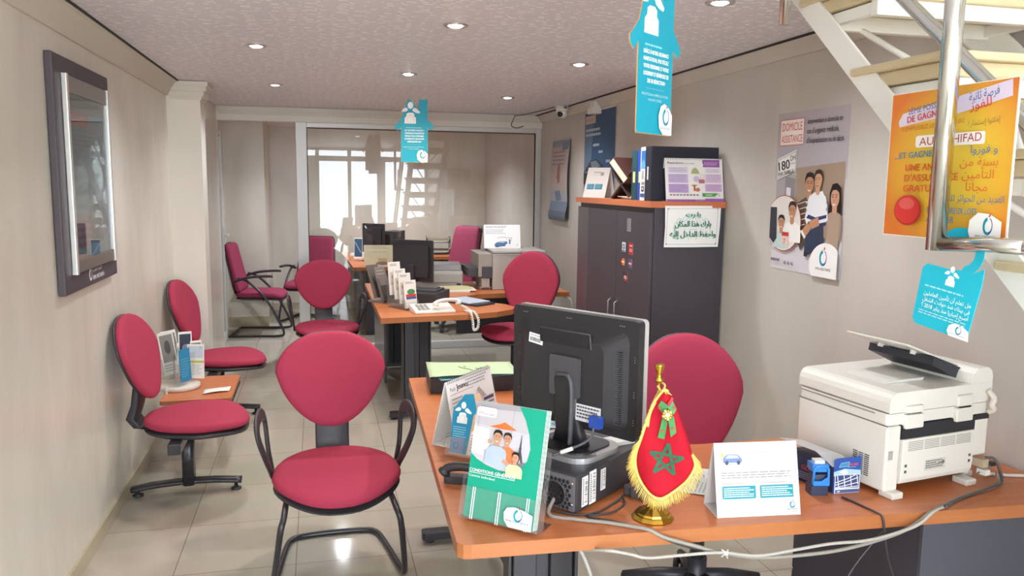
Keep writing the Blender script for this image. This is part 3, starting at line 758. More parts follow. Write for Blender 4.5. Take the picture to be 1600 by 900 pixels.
# ================================================================ desks and cupboard
def desk_leg(t, x, y, rz, zt=.70, foot=.52, shift=0, name='leg'):
    m = MB(); m.at((x, y, 0), (0, 0, rz))
    m.prism([(-.085, -.03), (-.02, -.036), (-.02, .03), (-.085, .024)], .05, zt, BMET).prism([(.02, -.036), (.085, -.03), (.085, .024), (.02, .03)], .05, zt, BMET)
    m.box((-.02, -.018, .05), (.02, .015, zt), BPL).box((-.10, -.034, .05), (-.09, .028, zt), BPL).box((.09, -.034, .05), (.10, .028, zt), BPL)
    m.rbox((-foot / 2 + shift, -.032, .018), (foot / 2 + shift, .032, .05), .02, BMET).box((-.2, -.025, zt), (.2, .025, zt + .014), BMET)
    o = m.build(name, t, bevel=.003)
    for s in (-1, 1):
        g = MB(); g.at((x, y, 0), (0, 0, rz)); g.lathe([(.02, 0), (.022, .008), (.012, .012), (.008, .02)], BPL, (s * (foot / 2 - .04) + shift, 0, 0), 16); g.build('glide', o)
    return o
def top_mesh(pts, z0, z1, t, name='desktop'):
    return MB().prism(pts, z0, z1, WOOD, 'z', side=EDGE).build(name, t, bevel=.002)
# --- front desk
fd = thing('front_desk', 'L-shaped orange wooden front desk with black legs, nearest the camera', 'desk', (0, 0, 0))
arc = [(1.30 - .33 * math.sin(R(a)), 2.80 - .33 * math.cos(R(a))) for a in range(0, 91, 10)]
top_mesh([(.326, 1.886), (.340, 1.870), (.36, 1.866), (2.19, 1.768), (2.19, 2.47)] + arc + [(.97, 3.62), (.398, 3.62)], .712, .75, fd)
desk_leg(fd, .72, 3.50, 0, foot=.56, name='leg'); desk_leg(fd, .585, 2.02, 0, foot=.40, shift=.1, name='leg')
m = MB().box((.63, 3.0, .28), (.65, 3.44, .70), SLATE).box((.63, 2.1, .28), (.65, 2.9, .70), SLATE); m.build('modesty_panel', fd, bevel=.002)
MB().box((.70, 2.03, .69), (1.66, 2.06, .711), BMET).build('cross_rail', fd)
t = thing('drawer_pedestal', 'dark slate drawer pedestal under the right end of the front desk', 'drawer unit', (1.93, 2.17, 0))
m = MB().box((-.26, -.33, .03), (.25, .27, .70), BLACK); m.build('carcass', t, bevel=.003)
MB().box((-.262, -.345, .03), (.25, -.33, .70), SLATE).build('front_panel', t, bevel=.002)
for k, (a, b) in enumerate(((.05, .25), (.26, .46), (.47, .68))):
    o = MB().box((-.25, .27, a), (.245, .288, b), BLACK).build('drawer', t, bevel=.002)
    MB().box((-.06, .288, b - .05), (.06, .30, b - .035), CHROME).build('drawer_pull', o, bevel=.002)
for sx in (-.2, .2):
    for sy in (-.28, .22): MB().cyl((sx, sy, 0), (sx, sy, .03), .02, BPL).build('glide', t)

# --- second desk
d2 = thing('second_desk', 'L-shaped orange wooden desk with black legs in front of the glass partition', 'desk', (0, 0, 0))
top_mesh([(.398, 5.30), (1.0, 5.36), (1.22, 5.43), (1.36, 5.53), (1.405, 5.64), (1.37, 5.78), (1.25, 5.92), (1.16, 6.04), (1.13, 6.15), (1.16, 6.26), (1.26, 6.34), (1.40, 6.37), (2.06, 6.36), (2.06, 7.2), (.40, 7.2)], .712, .75, d2)
desk_leg(d2, .655, 5.48, 3, foot=.50, shift=.06); desk_leg(d2, .62, 7.05, 0, foot=.40); desk_leg(d2, 1.9, 6.75, 90, foot=.5)
MB().box((.47, 5.95, .14), (.49, 7.0, .71), mat('#3b2c2c', .25, name='dark_brown_gloss')).build('modesty_panel', d2, bevel=.002)
MB().box((1.2, 7.0, .3), (1.82, 7.02, .71), BLACK).build('back_panel', d2)
# --- back room desk
d3 = thing('back_room_desk', 'orange wooden desk with black panels in the back room behind the glass', 'desk', (0, 0, 0))
top_mesh([(.36, 8.58), (.86, 8.58), (.90, 9.3), (1.05, 9.6), (1.3, 9.72), (2.15, 9.75), (2.15, 10.45), (.30, 10.45)], .712, .75, d3)
MB().box((.44, 8.66, .06), (.47, 10.3, .71), BLACK).build('side_panel', d3, bevel=.002)
MB().box((.5, 8.68, .0), (.80, 8.72, .71), BLACK).build('leg', d3, bevel=.002); MB().box((2.05, 9.85, 0), (2.1, 10.4, .71), BLACK).build('leg', d3, bevel=.002)
MB().box((.9, 10.3, .1), (2.04, 10.32, .71), BLACK).build('back_panel', d3)

# --- black cupboard
CX, CY0, CY1, CZ = 1.755, 4.02, 5.27, 1.532
t = thing('office_cupboard', 'tall black two-door cupboard with orange wooden top against the right wall', 'cupboard', (CX, CY0, 0))
m = MB().box((.02, 0, .06), (.435, 1.25, CZ), BLACK).box((.03, .02, 0), (.42, 1.23, .06), BPL); m.build('carcass', t, bevel=.002)
MB().prism([(-.012, -.012), (.44, -.012), (.44, 1.27), (-.012, 1.27)], CZ, CZ + .034, WOOD, 'z', side=mat('#c4714a', .4, name='orange_edge_band')).build('top', t, bevel=.002)
for k, (a, b, hy) in enumerate(((.004, .50, .455), (.506, 1.02, .56))):
    d = MB().box((0, a, .08), (.019, b, CZ - .028), BLACK).build('door', t, bevel=.002)
    h = MB(); h.tube([(-.0, hy, .74), (-.022, hy, .755), (-.022, hy, .945), (-.0, hy, .96)], .006, mat('#8d8b8c', .3, .8)); h.build('door_handle', d)
d = MB().box((0, 1.026, .08), (.019, 1.246, CZ - .028), mat('#4d454b', .3, name='grey_gloss_laminate')).build('side_door', t, bevel=.002)
# stickers on the near door
def sticker(name, y, z, w, h, draw, label, cat, group=None):
    S = Sheet(w, h, PAPER, .0005); draw(S); o = S.build(name); put(o, (CX - .0004, y, z), -90); tag(o, label, cat, group)
def D(py, pz): return py
def dr_grey(S): S.rect(0, 0, 1, 1, '#8f8a86'); S.stripes(.12, .1, .9, .95, 6, '#6d6966')
sticker('door_sticker', 4.33, 1.385, .055, .075, dr_grey, 'grey paper sticker on the black cupboard door, topmost', 'sticker')
def dr1(S): S.rect(.03, .02, .97, .98, '#d9dde2'); S.disc(.5, .45, .34, .3, '#44638f'); S.disc(.5, .45, .16, .14, '#d9dde2'); S.rect(.1, .84, .9, .95, '#3c568a')
sticker('payment_sticker', 4.40, 1.262, .055, .055, dr1, 'white and blue square payment sticker on the black cupboard door', 'sticker', 'payment card stickers on the cupboard door')
def dr2(S): S.rect(0, 0, 1, 1, '#b3343a'); S.rect(.15, .2, .85, .3, '#e9c9c6'); S.rect(.15, .5, .85, .75, '#d78a86')
sticker('payment_sticker', 4.29, 1.252, .062, .07, dr2, 'red square payment sticker on the black cupboard door', 'sticker', 'payment card stickers on the cupboard door')
def dr3(S): S.rect(0, 0, 1, 1, '#4a3437'); S.disc(.35, .5, .3, .42, '#c8413a'); S.disc(.65, .5, .3, .42, '#e0933c'); S.rect(.15, .42, .85, .58, '#f0e4da')
sticker('payment_sticker', 4.405, 1.175, .06, .052, dr3, 'red and orange round-marked sticker on the black cupboard door', 'sticker', 'payment card stickers on the cupboard door')
def dr4(S): S.rect(0, 0, 1, 1, '#39548c'); S.disc(.6, .5, .35, .4, '#b6413f'); S.rect(.1, .4, .9, .55, '#cfd5e0')
sticker('payment_sticker', 4.295, 1.172, .055, .055, dr4, 'blue and red sticker on the black cupboard door', 'sticker', 'payment card stickers on the cupboard door')
def dr5(S): S.rect(0, 0, 1, 1, '#3d2a2d'); S.poly([(.5, .05), (.95, .9), (.05, .9)], '#b23a3c'); S.stripes(.1, .4, .95, .75, 2, '#efe6e0', .5)
sticker('payment_sticker', 4.36, 1.085, .062, .06, dr5, 'red triangular sticker on the black cupboard door, lowest', 'sticker', 'payment card stickers on the cupboard door')
# prayer sign on the cupboard side
S = Sheet(.335, .225, '#f0efec', .001, outline=[(0, 0), (.5, -.004), (1, .0), (.995, .5), (.972, 1), (.5, 1.005), (0, 1), (.012, .5)])
G1, G2 = '#2c7a5c', '#a9c9bf'
S.line([(.05, .07), (.95, .06), (.93, .93), (.035, .93), (.05, .07)], .0016, '#7f8a86')
for (u, v) in ((.055, .075), (.945, .065), (.925, .925), (.04, .925)): S.circ(u, v, .005, '#98a29e')
for pts in ([(.18, .7), (.16, .5), (.2, .38), (.25, .30), (.29, .33), (.24, .42), (.27, .5)], [(.29, .38), (.36, .24), (.42, .18), (.45, .2)], [(.34, .40), (.43, .25)], [(.40, .42), (.47, .28)], [(.82, .7), (.82, .5), (.79, .38), (.73, .30), (.70, .33), (.74, .42), (.71, .5)], [(.70, .38), (.63, .24), (.57, .18), (.54, .2)], [(.64, .40), (.56, .25)], [(.59, .42), (.53, .28)], [(.34, .55), (.42, .74), (.44, .84)], [(.66, .55), (.58, .74), (.56, .84)], [(.43, .57), (.57, .57)], [(.50, .30), (.49, .40)], [(.20, .72), (.21, .82)], [(.8, .70), (.74, .78)]):
    S.line(pts, .0024, G2)
S.poly([(.16, .52), (.19, .5), (.205, .72), (.21, .80), (.18, .7)], G2); S.poly([(.39, .2), (.5, .19), (.48, .27), (.41, .27)], '#bcd8cf'); S.poly([(.52, .2), (.62, .19), (.6, .27), (.53, .27)], '#bcd8cf')
S.text('يا رب', .5, .26, .12, G1, 'c', .26, True, bold=.035)
S.text('بارك هذا المكان', .5, .50, .14, G1, 'c', .64, True, bold=.035)
S.text('واحفظ الداخل إليه', .5, .745, .14, G1, 'c', .82, True, bold=.035)
put(S.build('prayer_sign'), (CX + .24, CY0 - .013, 1.318), 1.0)
tag(bpy.data.objects['prayer_sign'], 'white sign with green Arabic prayer and drawn hands on the cupboard side', 'sign')

# ================================================================ left wall board
t = thing('display_board', 'dark framed display board with silver rails on the left wall', 'notice board', (XL, 3.855, 1.188), 90)
MB().box((-.42, -.03, 0), (.42, -.002, .945), mat('#4b4349', .5, noise=.05, scale=80, name='dark_grey_board')).build('backing_board', t, bevel=.004)
for x in (-.31, .325): MB().rbox((x - .013, -.052, .075), (x + .013, -.03, .875), .004, mat('#d8d6d0', .3, .5, name='brushed_aluminium'), 'z').build('side_rail', t)
MB().box((-.292, -.046, .805), (.307, -.03, .872), mat('#8d8683', .4, .3)).build('cross_rail', t, bevel=.002)
MB().box((-.292, -.046, .078), (.307, -.03, .13), mat('#77716a', .4, .3)).build('cross_rail', t, bevel=.002)
S = Sheet(.60, .675, '#6d828f', .002, org=(.0075, -.034, .13))
S.rect(.02, .02, .98, .07, '#6a7276'); S.rect(.04, .10, .50, .18, '#a26b68'); S.text('ASSURANCE', .07, .155, .035, '#c9a09b', width=.36)
S.stripes(.06, .22, .75, .34, 4, '#7d939b'); 
for (u, v, a, b, c) in ((.5, .5, .35, .18, '#7c97a3'), (.35, .66, .28, .14, '#5f7f90'), (.62, .8, .3, .13, '#515f6d'), (.25, .84, .2, .1, '#84707d'), (.7, .45, .12, .2, '#93abb4')): S.disc(u, v, a, b, c)
S.line([(.2, .45), (.4, .40), (.55, .52), (.72, .70), (.8, .92)], .006, '#8ea4ad'); S.line([(.15, .60), (.35, .55), (.5, .75)], .005, '#7d98a3')
S.stripes(.1, .72, .5, .95, 5, '#76606b')
S.build('poster', t)
MB().box((-.292, -.044, .13), (.307, -.040, .805), PANE).build('glass_cover', t)
S = Sheet(.25, .075, None, org=(.045, -.030, .010)); S.logo(.09, .5, .027, '#f0eeee', '#f0eeee', .4, '#f0eeee'); S.text('التأمينات المغربية', .22, .38, .2, '#eceaea', 'l', .6, True); S.text('RMA WATANYA', .22, .86, .27, '#eceaea', 'l', .75, bold=.01); S.build('lettering', t)

# ================================================================ right wall posters
S = Sheet(.545, .75, '#c3bcc0', .001); S.umap = lambda q: (3.54 - 1 / (1 / 3.54 + q * (1 / 3.0 - 1 / 3.54))) / .54
S.poly([(0, .0), (1, 0), (1, .42), (0, .42)], '#b3abb0'); S.poly([(.02, .36), (.30, .40), (.30, .64), (.02, .62)], '#a9a2a3'); S.poly([(.14, .40), (.28, .42), (.28, .58), (.14, .58)], '#8f8a8f'); S.poly([(.16, .47), (.22, .475), (.22, .58), (.16, .58)], '#dfe0e4')
S.poly([(.29, .35), (.98, .32), (.98, .66), (.29, .66)], '#a18c79')
S.poly([(0, .66), (1, .63), (1, 1), (0, 1)], '#d2cdd3')
S.rect(.04, .045, .36, .205, '#f2e6df'); S.line([(.04, .045), (.36, .045), (.36, .205), (.04, .205), (.04, .045)], .003, '#c9573c')
S.text('DOMICILE', .065, .115, .052, '#c8452f', width=.27); S.text('ASSISTANCE', .06, .188, .048, '#c8452f', width=.285)
for k, tx in enumerate(('intervention à domicile en', "cas d'urgence médicale,", "d'hospitalisation ou de décès.")):
    S.text(tx, .41, .085 + .058 * k, .034, '#2e2a2e', width=(.49, .45, .54)[k], bold=.012)
S.poly([(.03, .29), (.285, .235), (.285, .37), (.03, .425)], '#f0eee9'); S.line([(.04, .298), (.277, .247), (.277, .363), (.04, .414), (.04, .298)], .002, '#3b3638')
S.text('180', .055, .368, .06, '#1d1a1c', width=.15, rot=9.5, bold=.02); S.text('DH', .21, .305, .034, '#1d1a1c', width=.065, rot=9.5); S.text('TTC/AN', .212, .33, .012, '#1d1a1c', width=.06, rot=9.5); S.text('PAR FAMILLE', .055, .402, .024, '#1d1a1c', width=.21, rot=9.5, bold=.02)
# family photograph
SKIN = '#b98767'
S.person(.50, .505, .088, SKIN, '#2a2220', '#5b4a40', stripes='#e4dccb')
S.poly([(.36, .56), (.46, .53), (.50, .80), (.42, .86), (.36, .80), (.33, .66)], '#5b4a40')
for i in range(6): S.line([(.35, .575 + .035 * i), (.47, .555 + .035 * i)], .004, '#d8cfbd')
S.person(.885, .585, .092, '#c39478', '#231c1b', '#9a8473', True, look=-.6)
S.poly([(.80, .62), (.98, .62), (.97, .80), (.93, .90), (.74, .91), (.80, .80)], '#a8927f')
S.poly([(.55, .51), (.70, .49), (.78, .56), (.80, .66), (.72, .70), (.52, .72), (.47, .66), (.50, .56)], '#e2e3e6')
for i in range(4): S.poly([(.50 + .01 * i, .55 + .042 * i), (.62, .565 + .042 * i), (.78, .545 + .042 * i), (.78, .565 + .042 * i), (.62, .588 + .042 * i), (.49, .572 + .042 * i)], '#2f3d68', True)
S.n += 1
S.person(.635, .475, .078, '#c99c7c', '#3a2d26', '#e2e3e6', look=-.8, smile=False)
S.poly([(.50, .70), (.74, .69), (.76, .80), (.72, .88), (.62, .86), (.55, .88), (.49, .86)], '#313b51')
S.line([(.46, .76), (.55, .70), (.68, .67)], .040, SKIN); S.line([(.455, .765), (.475, .75)], .044, '#efe8df')
S.poly([(.49, .86), (.55, .87), (.53, .895), (.49, .89)], '#27262c'); S.poly([(.66, .87), (.73, .87), (.72, .90), (.66, .89)], '#27262c'); S.poly([(.70, .88), (.84, .87), (.80, .92), (.71, .92)], '#c39478')
# round inset with doctor and patient
S.circ(.185, .70, .135, '#b0483b'); S.circ(.182, .70, .131, '#dfdad3')
S.person(.30, .665, .075, '#b98767', '#33261f', '#ecebe6', look=-.5)
S.person(.155, .735, .062, '#c08d6d', '#2b2120', '#bcd1cf')
S.poly([(.0, .60), (.085, .60), (.10, .80), (.06, .835), (.0, .80)], '#34353f')
S.rect(.175, .755, .27, .835, '#e7c5bb'); S.rect(.175, .755, .27, .78, '#c33a33'); S.text('7', .20, .83, .035, '#b5463e')
S.stripes(.04, .93, .20, .955, 1, '#6a6670', .7); S.text('46 46 46', .22, .962, .026, '#2a262b', width=.14, bold=.02)
S.disc(.83, .93, .24, .135, '#eeecea', 40); S.logo(.79, .885, .036); S.text('RMA ASSISTANCE', .80, .958, .016, '#3a3a42', 'c', .22)
put(S.build('wall_poster'), (XR - .0005, 3.268, 1.253), -90)
tag(bpy.data.objects['wall_poster'], 'grey family assistance poster with round inset on the right wall', 'poster')
S = Sheet(.73, .96, '#2f5478', .001)
S.rect(0, 0, 1, .012, '#cfcac2'); S.rect(.985, 0, 1, 1, '#d0ccc5')
S.poly([(0, .05), (.30, .1), (.20, .62), (0, .75)], '#5c7690'); S.rect(.03, .04, .36, .105, '#c9b3a6'); S.text('SÉCURITÉ', .06, .09, .028, '#8f6a62', width=.26)
for k, (u, v, w_) in enumerate(((.04, .15, .5), (.04, .19, .52), (.3, .28, .2), (.48, .34, .18), (.72, .42, .17))): S.stripes(u, v, u + w_, v + .03, 1, '#b6c6d3', .7)
S.poly([(.0, .52), (.22, .42), (.42, .41), (.62, .46), (.80, .52), (.82, .58), (.78, .64), (.55, .70), (.40, .71), (.2, .63), (0, .62)], '#2a2c36'); S.poly([(.22, .43), (.42, .42), (.55, .47), (.30, .50)], '#6d7883'); S.poly([(.55, .53), (.78, .54), (.76, .60), (.60, .60)], '#43434d'); S.rect(.62, .575, .74, .605, '#d8cfcd'); S.disc(.38, .63, .08, .06, '#14151a'); S.disc(.38, .63, .045, .034, '#787c84'); S.disc(.06, .57, .05, .05, '#14151a'); S.line([(.05, .52), (.3, .50), (.55, .53)], .008, '#8d97a2')
put(S.build('car_poster'), (XR - .0005, 6.10, 1.29), -90); tag(bpy.data.objects['car_poster'], 'dark blue poster with a black car on the right wall behind the cupboard', 'poster')
# curled poster near the glass
m = MB(); W_, H_ = .55, .735
def curl(u, v):
    bulge = .03 * math.sin(math.pi * min(1, max(0, v)) * 1.0) + .06 * max(0, (v - .72) / .28) ** 1.5 * math.sin(math.pi * (v - .72) / .28 * .8)
    return (-W_ / 2 + W_ * u + (.02 * v if u < .5 else 0), -.004 - bulge, H_ * (1 - v))
bands = [(0, .08, '#8d97ab'), (.08, .40, '#bfb3b0'), (.40, .62, '#c6b8b0'), (.62, .76, '#b2b6be'), (.76, .88, '#7f8fa8'), (.88, 1, '#626f83')]
for (a, b, c) in bands: m.grid(lambda u, v: curl(u, a + (b - a) * v), 6, 5, ink(c))
def flat(pts, c, off=.002): m.add([(curl(u, v)[0], curl(u, v)[1] - off, curl(u, v)[2]) for u, v in pts], [tuple(range(len(pts)))], ink(c))
flat([(.45, .34), (.55, .26), (.62, .40), (.60, .52), (.50, .54), (.42, .46)], '#a2685a'); flat([(.3, .64), (.6, .62), (.7, .74), (.35, .76)], '#7d8fae'); flat([(.62, .03), (.95, .02), (.95, .12), (.62, .13)], '#7683a0')
for k in range(4): flat([(.12, .14 + .05 * k), (.8, .14 + .05 * k), (.8, .155 + .05 * k), (.12, .155 + .05 * k)], '#8f8690')
o = m.build('curled_poster'); put(o, (XR - .001, 7.11, 1.32), -90); tag(o, 'faded curling poster on the right wall beside the glass partition', 'poster')

# ================================================================ hanging house-shaped cards
HOUSE = [(.30, 0), (.36, .0), (.545, .165), (.56, .0), (.76, 0), (.76, .32), (.90, .42), (.90, .455), (.835, .49), (.76, .445), (.76, .985), (.745, 1), (.155, 1), (.14, .985), (.14, .445), (.06, .50), (0.0, .46), (0.0, .42), (.14, .32)]
HOUSE = [(u / .9, v) for u, v in HOUSE]
def hanging(loc_, rz, label, lines, small, w=.30, h=.43, drop=.10, group='hanging house-shaped cards'):
    t = thing('hanging_sign', label, 'hanging sign', loc_, rz, group)
    S = Sheet(w, h, '#cf9a62', .003, outline=[(.5 + (u - .5) * 1.012, .5 + (v - .5) * 1.008) for u, v in HOUSE])
    S.poly(HOUSE, '#1d9fb8'); S.people_mark(.40, .28, .075)
    S.stripes(.28, .445, .72, .46, 1, '#8fd0da', .8)
    for k, tx in enumerate(lines): S.text(tx, .50, .505 + .045 * k, .026, '#f4fafa', 'c', .50 if k < len(lines) - 1 else .36, bold=.02)
    S.line([(.30, .72), (.66, .72)], .0012, '#8fb7d8')
    for k, tx in enumerate(small): S.text(tx, .48, .765 + .032 * k, .016, '#bfe4ea', 'c', (.52, .28)[k])
    S.poly([(.84, 1), (.66, 1), (.58, .96), (.56, .88), (.60, .82), (.68, .80), (.77, .825), (.844, .87)], '#f3f4f2'); S.logo(.71, .885, .024); S.text('RMA WATANYA', .705, .965, .014, '#4a6c78', 'c', .22)
    S.build('card', t)
    MB().tube([(-.02, -.0015, h - .004), (-.02, -.0015, h + drop)], .0006, mat('#d8d8d4', .3), 6).build('thread', t)
    return t
hanging((.925, 2.13, ZC - .10 - .435), 38, 'large teal house-shaped card hanging from the ceiling at the top of the photo',
        ('GRÂCE À NOTRE ASSURANCE', 'HABITATION, PROTÉGEZ', 'VOTRE PERSONNEL ET VOTRE', 'LOGEMENT ET BÉNÉFICIEZ DE', '20% DE RÉDUCTION !'), ('PROFITEZ-EN AUPRÈS DE VOTRE', 'ASSUREUR CONSEIL'), w=.29, h=.435)
hanging((.675, 5.70, ZC - .10 - .435), -8, 'small distant teal house-shaped card hanging before the partition header',
        ('LE SAVIEZ-VOUS ?', "L'ASSURANCE ACCIDENTS DU", 'TRAVAIL POUR LE PERSONNEL', 'DE MAISON EST OBLIGATOIRE', 'DEPUIS JANVIER 2018 !'), ('RENSEIGNEZ-VOUS AUPRÈS DE', 'VOTRE CONSEIL'), w=.27, h=.435)

# ================================================================ orange sign on the stair rail and the door hanger
S = Sheet(.375, .345, '#f3efe8', .002); S.umap = lambda q: (1.74 - 1 / (.5747 + .1606 * q)) / .38      # the print is laid out wider toward its left side
S.poly([(.005, .005), (.985, .005), (.985, .995), (.005, .995)], sunburst())
S.poly([(.09, .145), (.40, .09), (.41, .19), (.07, .235), (.06, .20)], '#dccfe3'); S.text('2ÈME POSSIBILITÉ', .13, .155, .04, '#3a6ea8', width=.34, rot=7, bold=.015); S.text('DE GAGNER', .13, .212, .045, '#d4443f', width=.28, rot=7, bold=.03)
S.poly([(.52, .07), (.94, .01), (.95, .11), (.50, .185), (.49, .15)], '#dccfe3'); S.text('فرصة ثانية', .72, .10, .052, '#4168a4', 'c', .24, True, rot=6, bold=.015); S.text('للفوز', .70, .16, .055, '#d4443f', 'c', .17, True, rot=6, bold=.015)
S.text('REMPLISSEZ LE FORMULAIRE', .10, .27, .03, '#c8762a', width=.48, rot=3); S.text('إملئوا إستمارة', .74, .262, .035, '#8f7a4a', 'c', .26, True, rot=3)
S.rect(.21, .305, .76, .385, '#f7f1ea', r=.006); S.text('AUTO HIFAD', .24, .373, .055, '#b23c36', width=.49, rot=1)
S.text('...ET GAGNEZ', .06, .46, .045, '#4b7fa9', width=.32, rot=2, bold=.03)
for k, tx in enumerate(('UNE ANNÉE', "D'ASSURANCE", 'GRATUITE')): S.text(tx, .15, .545 + .072 * k, .05, '#d9582f', width=(.32, .42, .30)[k], rot=1, bold=.03)
S.text('و فوزوا', .77, .44, .05, '#4872a6', 'c', .22, True, bold=.015)
for k, tx in enumerate(('بسنة من', 'التأمين', 'مجانا')): S.text(tx, .74, .52 + .078 * k, .055, '#d86a35', 'c', (.31, .26, .18)[k], True, bold=.015)
S.text('العديد من الجوائز للفوز', .72, .745, .045, '#4872a6', 'c', .52, True, bold=.01)
S.text('DE NOMBREUX LOTS', .36, .825, .042, '#5589ab', width=.40, bold=.03); S.text('À GAGNER', .36, .885, .042, '#5589ab', width=.22, bold=.03)
S.disc(.21, .815, .105, .105, '#b92e2c'); S.disc(.205, .81, .095, .097, '#d63b36'); S.disc(.20, .77, .06, .04, '#e0615a')
S.poly([(.985, .995), (.74, .995), (.71, .93), (.715, .86), (.78, .81), (.88, .815), (.985, .86)], '#f4f2ef'); S.logo(.87, .89, .019); S.text('RMA WATANYA', .86, .965, .018, '#41566a', 'c', .17)
o = S.build('prize_sign'); put(o, (1.395, 1.552, 1.535), -90); tag(o, 'orange prize draw sign taped to the staircase rail behind the steel post', 'sign')
t = thing('door_hanger', 'teal door hanger hooked over the staircase rail below the orange sign', 'door hanger', (1.385, 1.515, 1.325), -84)
t.rotation_euler = Euler((0, R(7), R(-84)))
cx, cz = .014, .190
ring_o = [(cx + .060 * math.cos(R(a)), cz + .054 * math.sin(R(a))) for a in range(-62, 185, 10)]
ring_i = [(cx + .038 * math.cos(R(a)), cz + .033 * math.sin(R(a))) for a in range(185, -75, -10)]
out = [(-.082, .012), (-.072, 0), (.06, 0), (.072, .012), (.082, .13), (.081, .165)] + ring_o + ring_i + [(.025, .150), (-.01, .146), (-.066, .146), (-.078, .136)]
S = Sheet(.164, .146, None, .0016); S.mb.prism(out, -.0016, 0, ink('#23b4cb'), 'y')
S.people_mark(.52, .16, .023); S.stripes(.12, .33, .95, .36, 1, '#a5dee8', .8)
for k, tx in enumerate(('هل تعلم أن تأمين العاملين', 'في بيتك ضد حوادث الشغل', 'أصبح إجباريا منذ يناير 2018 ؟')): S.text(tx, .52, .49 + .10 * k, .065, '#f2fbfb', 'c', .78, True, bold=.01)
S.stripes(.1, .74, .9, .82, 2, '#a5dee8', .45)
S.poly([(.98, 1.0), (.66, 1.0), (.62, .93), (.64, .84), (.72, .79), (.86, .80), (.955, .85)], '#f3f4f2'); S.logo(.80, .88, .0095); S.text('RMA WATANYA', .795, .965, .022, '#4a6c78', 'c', .24)
S.build('card', t)

# ================================================================ waiting bench along the left wall
t = thing('waiting_bench', 'black beam bench with two crimson seats and an orange table along the left wall', 'bench', (-.62, 4.9, 0))
for (yy, rz, tw) in ((-.66, 90, 8), (.78, 90, 10)):
    so = [(x, -y) for x, y in shield(.25, .255, .84, 2.3)]
    o = cushion(so, .055, seat_warp(.425), RED).build('seat', t); put(o, (0, yy, 0), rz - 2)
    sh = cushion([(x * .985, y * .985) for x, y in so], .035, seat_warp(.393), BPL, dome=0).build('seat_shell', o)
    bo = shield(.225, .215, .60, 2.35)
    o = cushion(bo, .045, back_warp(.285, .765, .27), RED).build('backrest', t); put(o, (-.01, yy, 0), rz - tw)
    cushion([(x * .99, y * .99) for x, y in bo], .022, back_warp(.298, .765, .27), BPL, dome=0).build('backrest_shell', o)
    m = MB(); m.loft([[(x, y, z) for x, y in rrect(-w2, yc - th, w2, yc + th, .008, 2)] for (yc, z, w2, th) in ((.10, .40, .05, .012), (.20, .395, .055, .014), (.275, .405, .06, .02), (.31, .45, .06, .02), (.285, .52, .06, .018), (.275, .62, .055, .015), (.305, .74, .05, .012))], BPL)
    o = m.build('back_bracket', t); put(o, (-.005, yy, 0), rz - tw)
MB().box((-.10, -.95, .34), (-.04, 1.05, .395), BMET).build('beam', t, bevel=.006)
MB().prism(rrect(-.255, -.27, .125, .30, .02, 4), .408, .43, WOOD, 'z', side=EDGE).build('tabletop', t, bevel=.002)
MB().box((-.2, -.12, .392), (.10, -.06, .408), BMET).box((-.2, .1, .392), (.10, .16, .408), BMET).box((.02, -.2, .385), (.125, .28, .395), BPL).build('table_bracket', t)
for yy in (-.545, .90):
    m = MB(); m.loft([[(-.07 + x, yy + y, z) for x, y in rrect(-.03, -.045, .03, .045, .02, 4)] for z in (.05, .35)], BMET)
    P = [(-.355, yy, .035), (-.25, yy, .052), (-.1, yy, .062), (.05, yy, .062), (.195, yy, .05)]
    m.tube(smooth_path(P, 5), .022, BMET, 12, flat=(.75, 1.5)); m.rbox((-.13, yy - .05, .335), (-.01, yy + .05, .40), .02, BPL, 'z')
    lg = m.build('leg', t)
    for x in (-.325, .165): MB().lathe([(.026, 0), (.028, .008), (.012, .012), (.008, .035)], BPL, (x, yy, 0), 16).build('glide', lg)

# leaflet carousel on the bench table
TB = .43
t = thing('leaflet_carousel', 'round white rotating stand with clear leaflet pockets on the bench table', 'leaflet stand', (-.815, 4.93, TB))
MB().lathe([(.112, 0), (.118, .004), (.118, .022), (.112, .027), (.03, .030), (.022, .045), (.006, .055)], mat('#d3cdc4', .4), (0, 0, 0), 36).build('base', t)
MB().tube([(0, 0, .05), (0, 0, .235)], .0035, OFFW, 10).lathe([(.007, .23), (.007, .26), (.004, .268)], OFFW).build('post', t)
for a in (35, 155, 275):
    c, s = math.cos(R(a)), math.sin(R(a))
    m = MB(); m.at((c * .012, s * .012, .05), (0, 0, a)); m.box((0, -.018, 0), (.10, -.016, .155), ACRYL).box((0, .016, 0), (.10, .018, .115), ACRYL).box((0, -.016, 0), (.10, .016, .002), ACRYL).box((.098, -.016, .002), (.10, .016, .115), ACRYL)
    m.build('pocket', t)
def leaflet(name, w, h, loc_, rz, tilt, draw, label, group=None, base='#e9e6e0', thick=.003, cat='leaflet'):
    S = Sheet(w, h, base, thick); draw(S); o = S.build(name); put(o, loc_, rz, tilt); tag(o, label, cat, group); return o
def lf_white(S): S.rect(.05, .05, .95, .4, '#c3ccd6'); S.rect(0, .48, 1, .54, '#b9c04a'); S.stripes(.1, .6, .9, .92, 6, '#b9b6b2'); S.logo(.8, .09, .006)
leaflet('leaflet', .10, .205, (-.725, 4.965, TB + .045), -12, 4, lf_white, 'pale leaflet with a lime band in the carousel pocket on the bench table', thick=.004)
def lf_blue(S): S.rect(0, 0, 1, 1, '#2f7fa8'); S.stripes(.1, .3, .9, .9, 8, '#5d9fbd')
leaflet('leaflet', .095, .19, (-.765, 4.865, TB + .055), 62, 3, lf_blue, 'blue leaflet seen edge on beside the carousel post', base='#2f7fa8')
def lf_photo(S): S.rect(.08, .06, .92, .7, '#8f8a86'); S.disc(.5, .35, .2, .16, '#5f5a5a'); S.stripes(.1, .76, .9, .95, 3, '#8d8986')
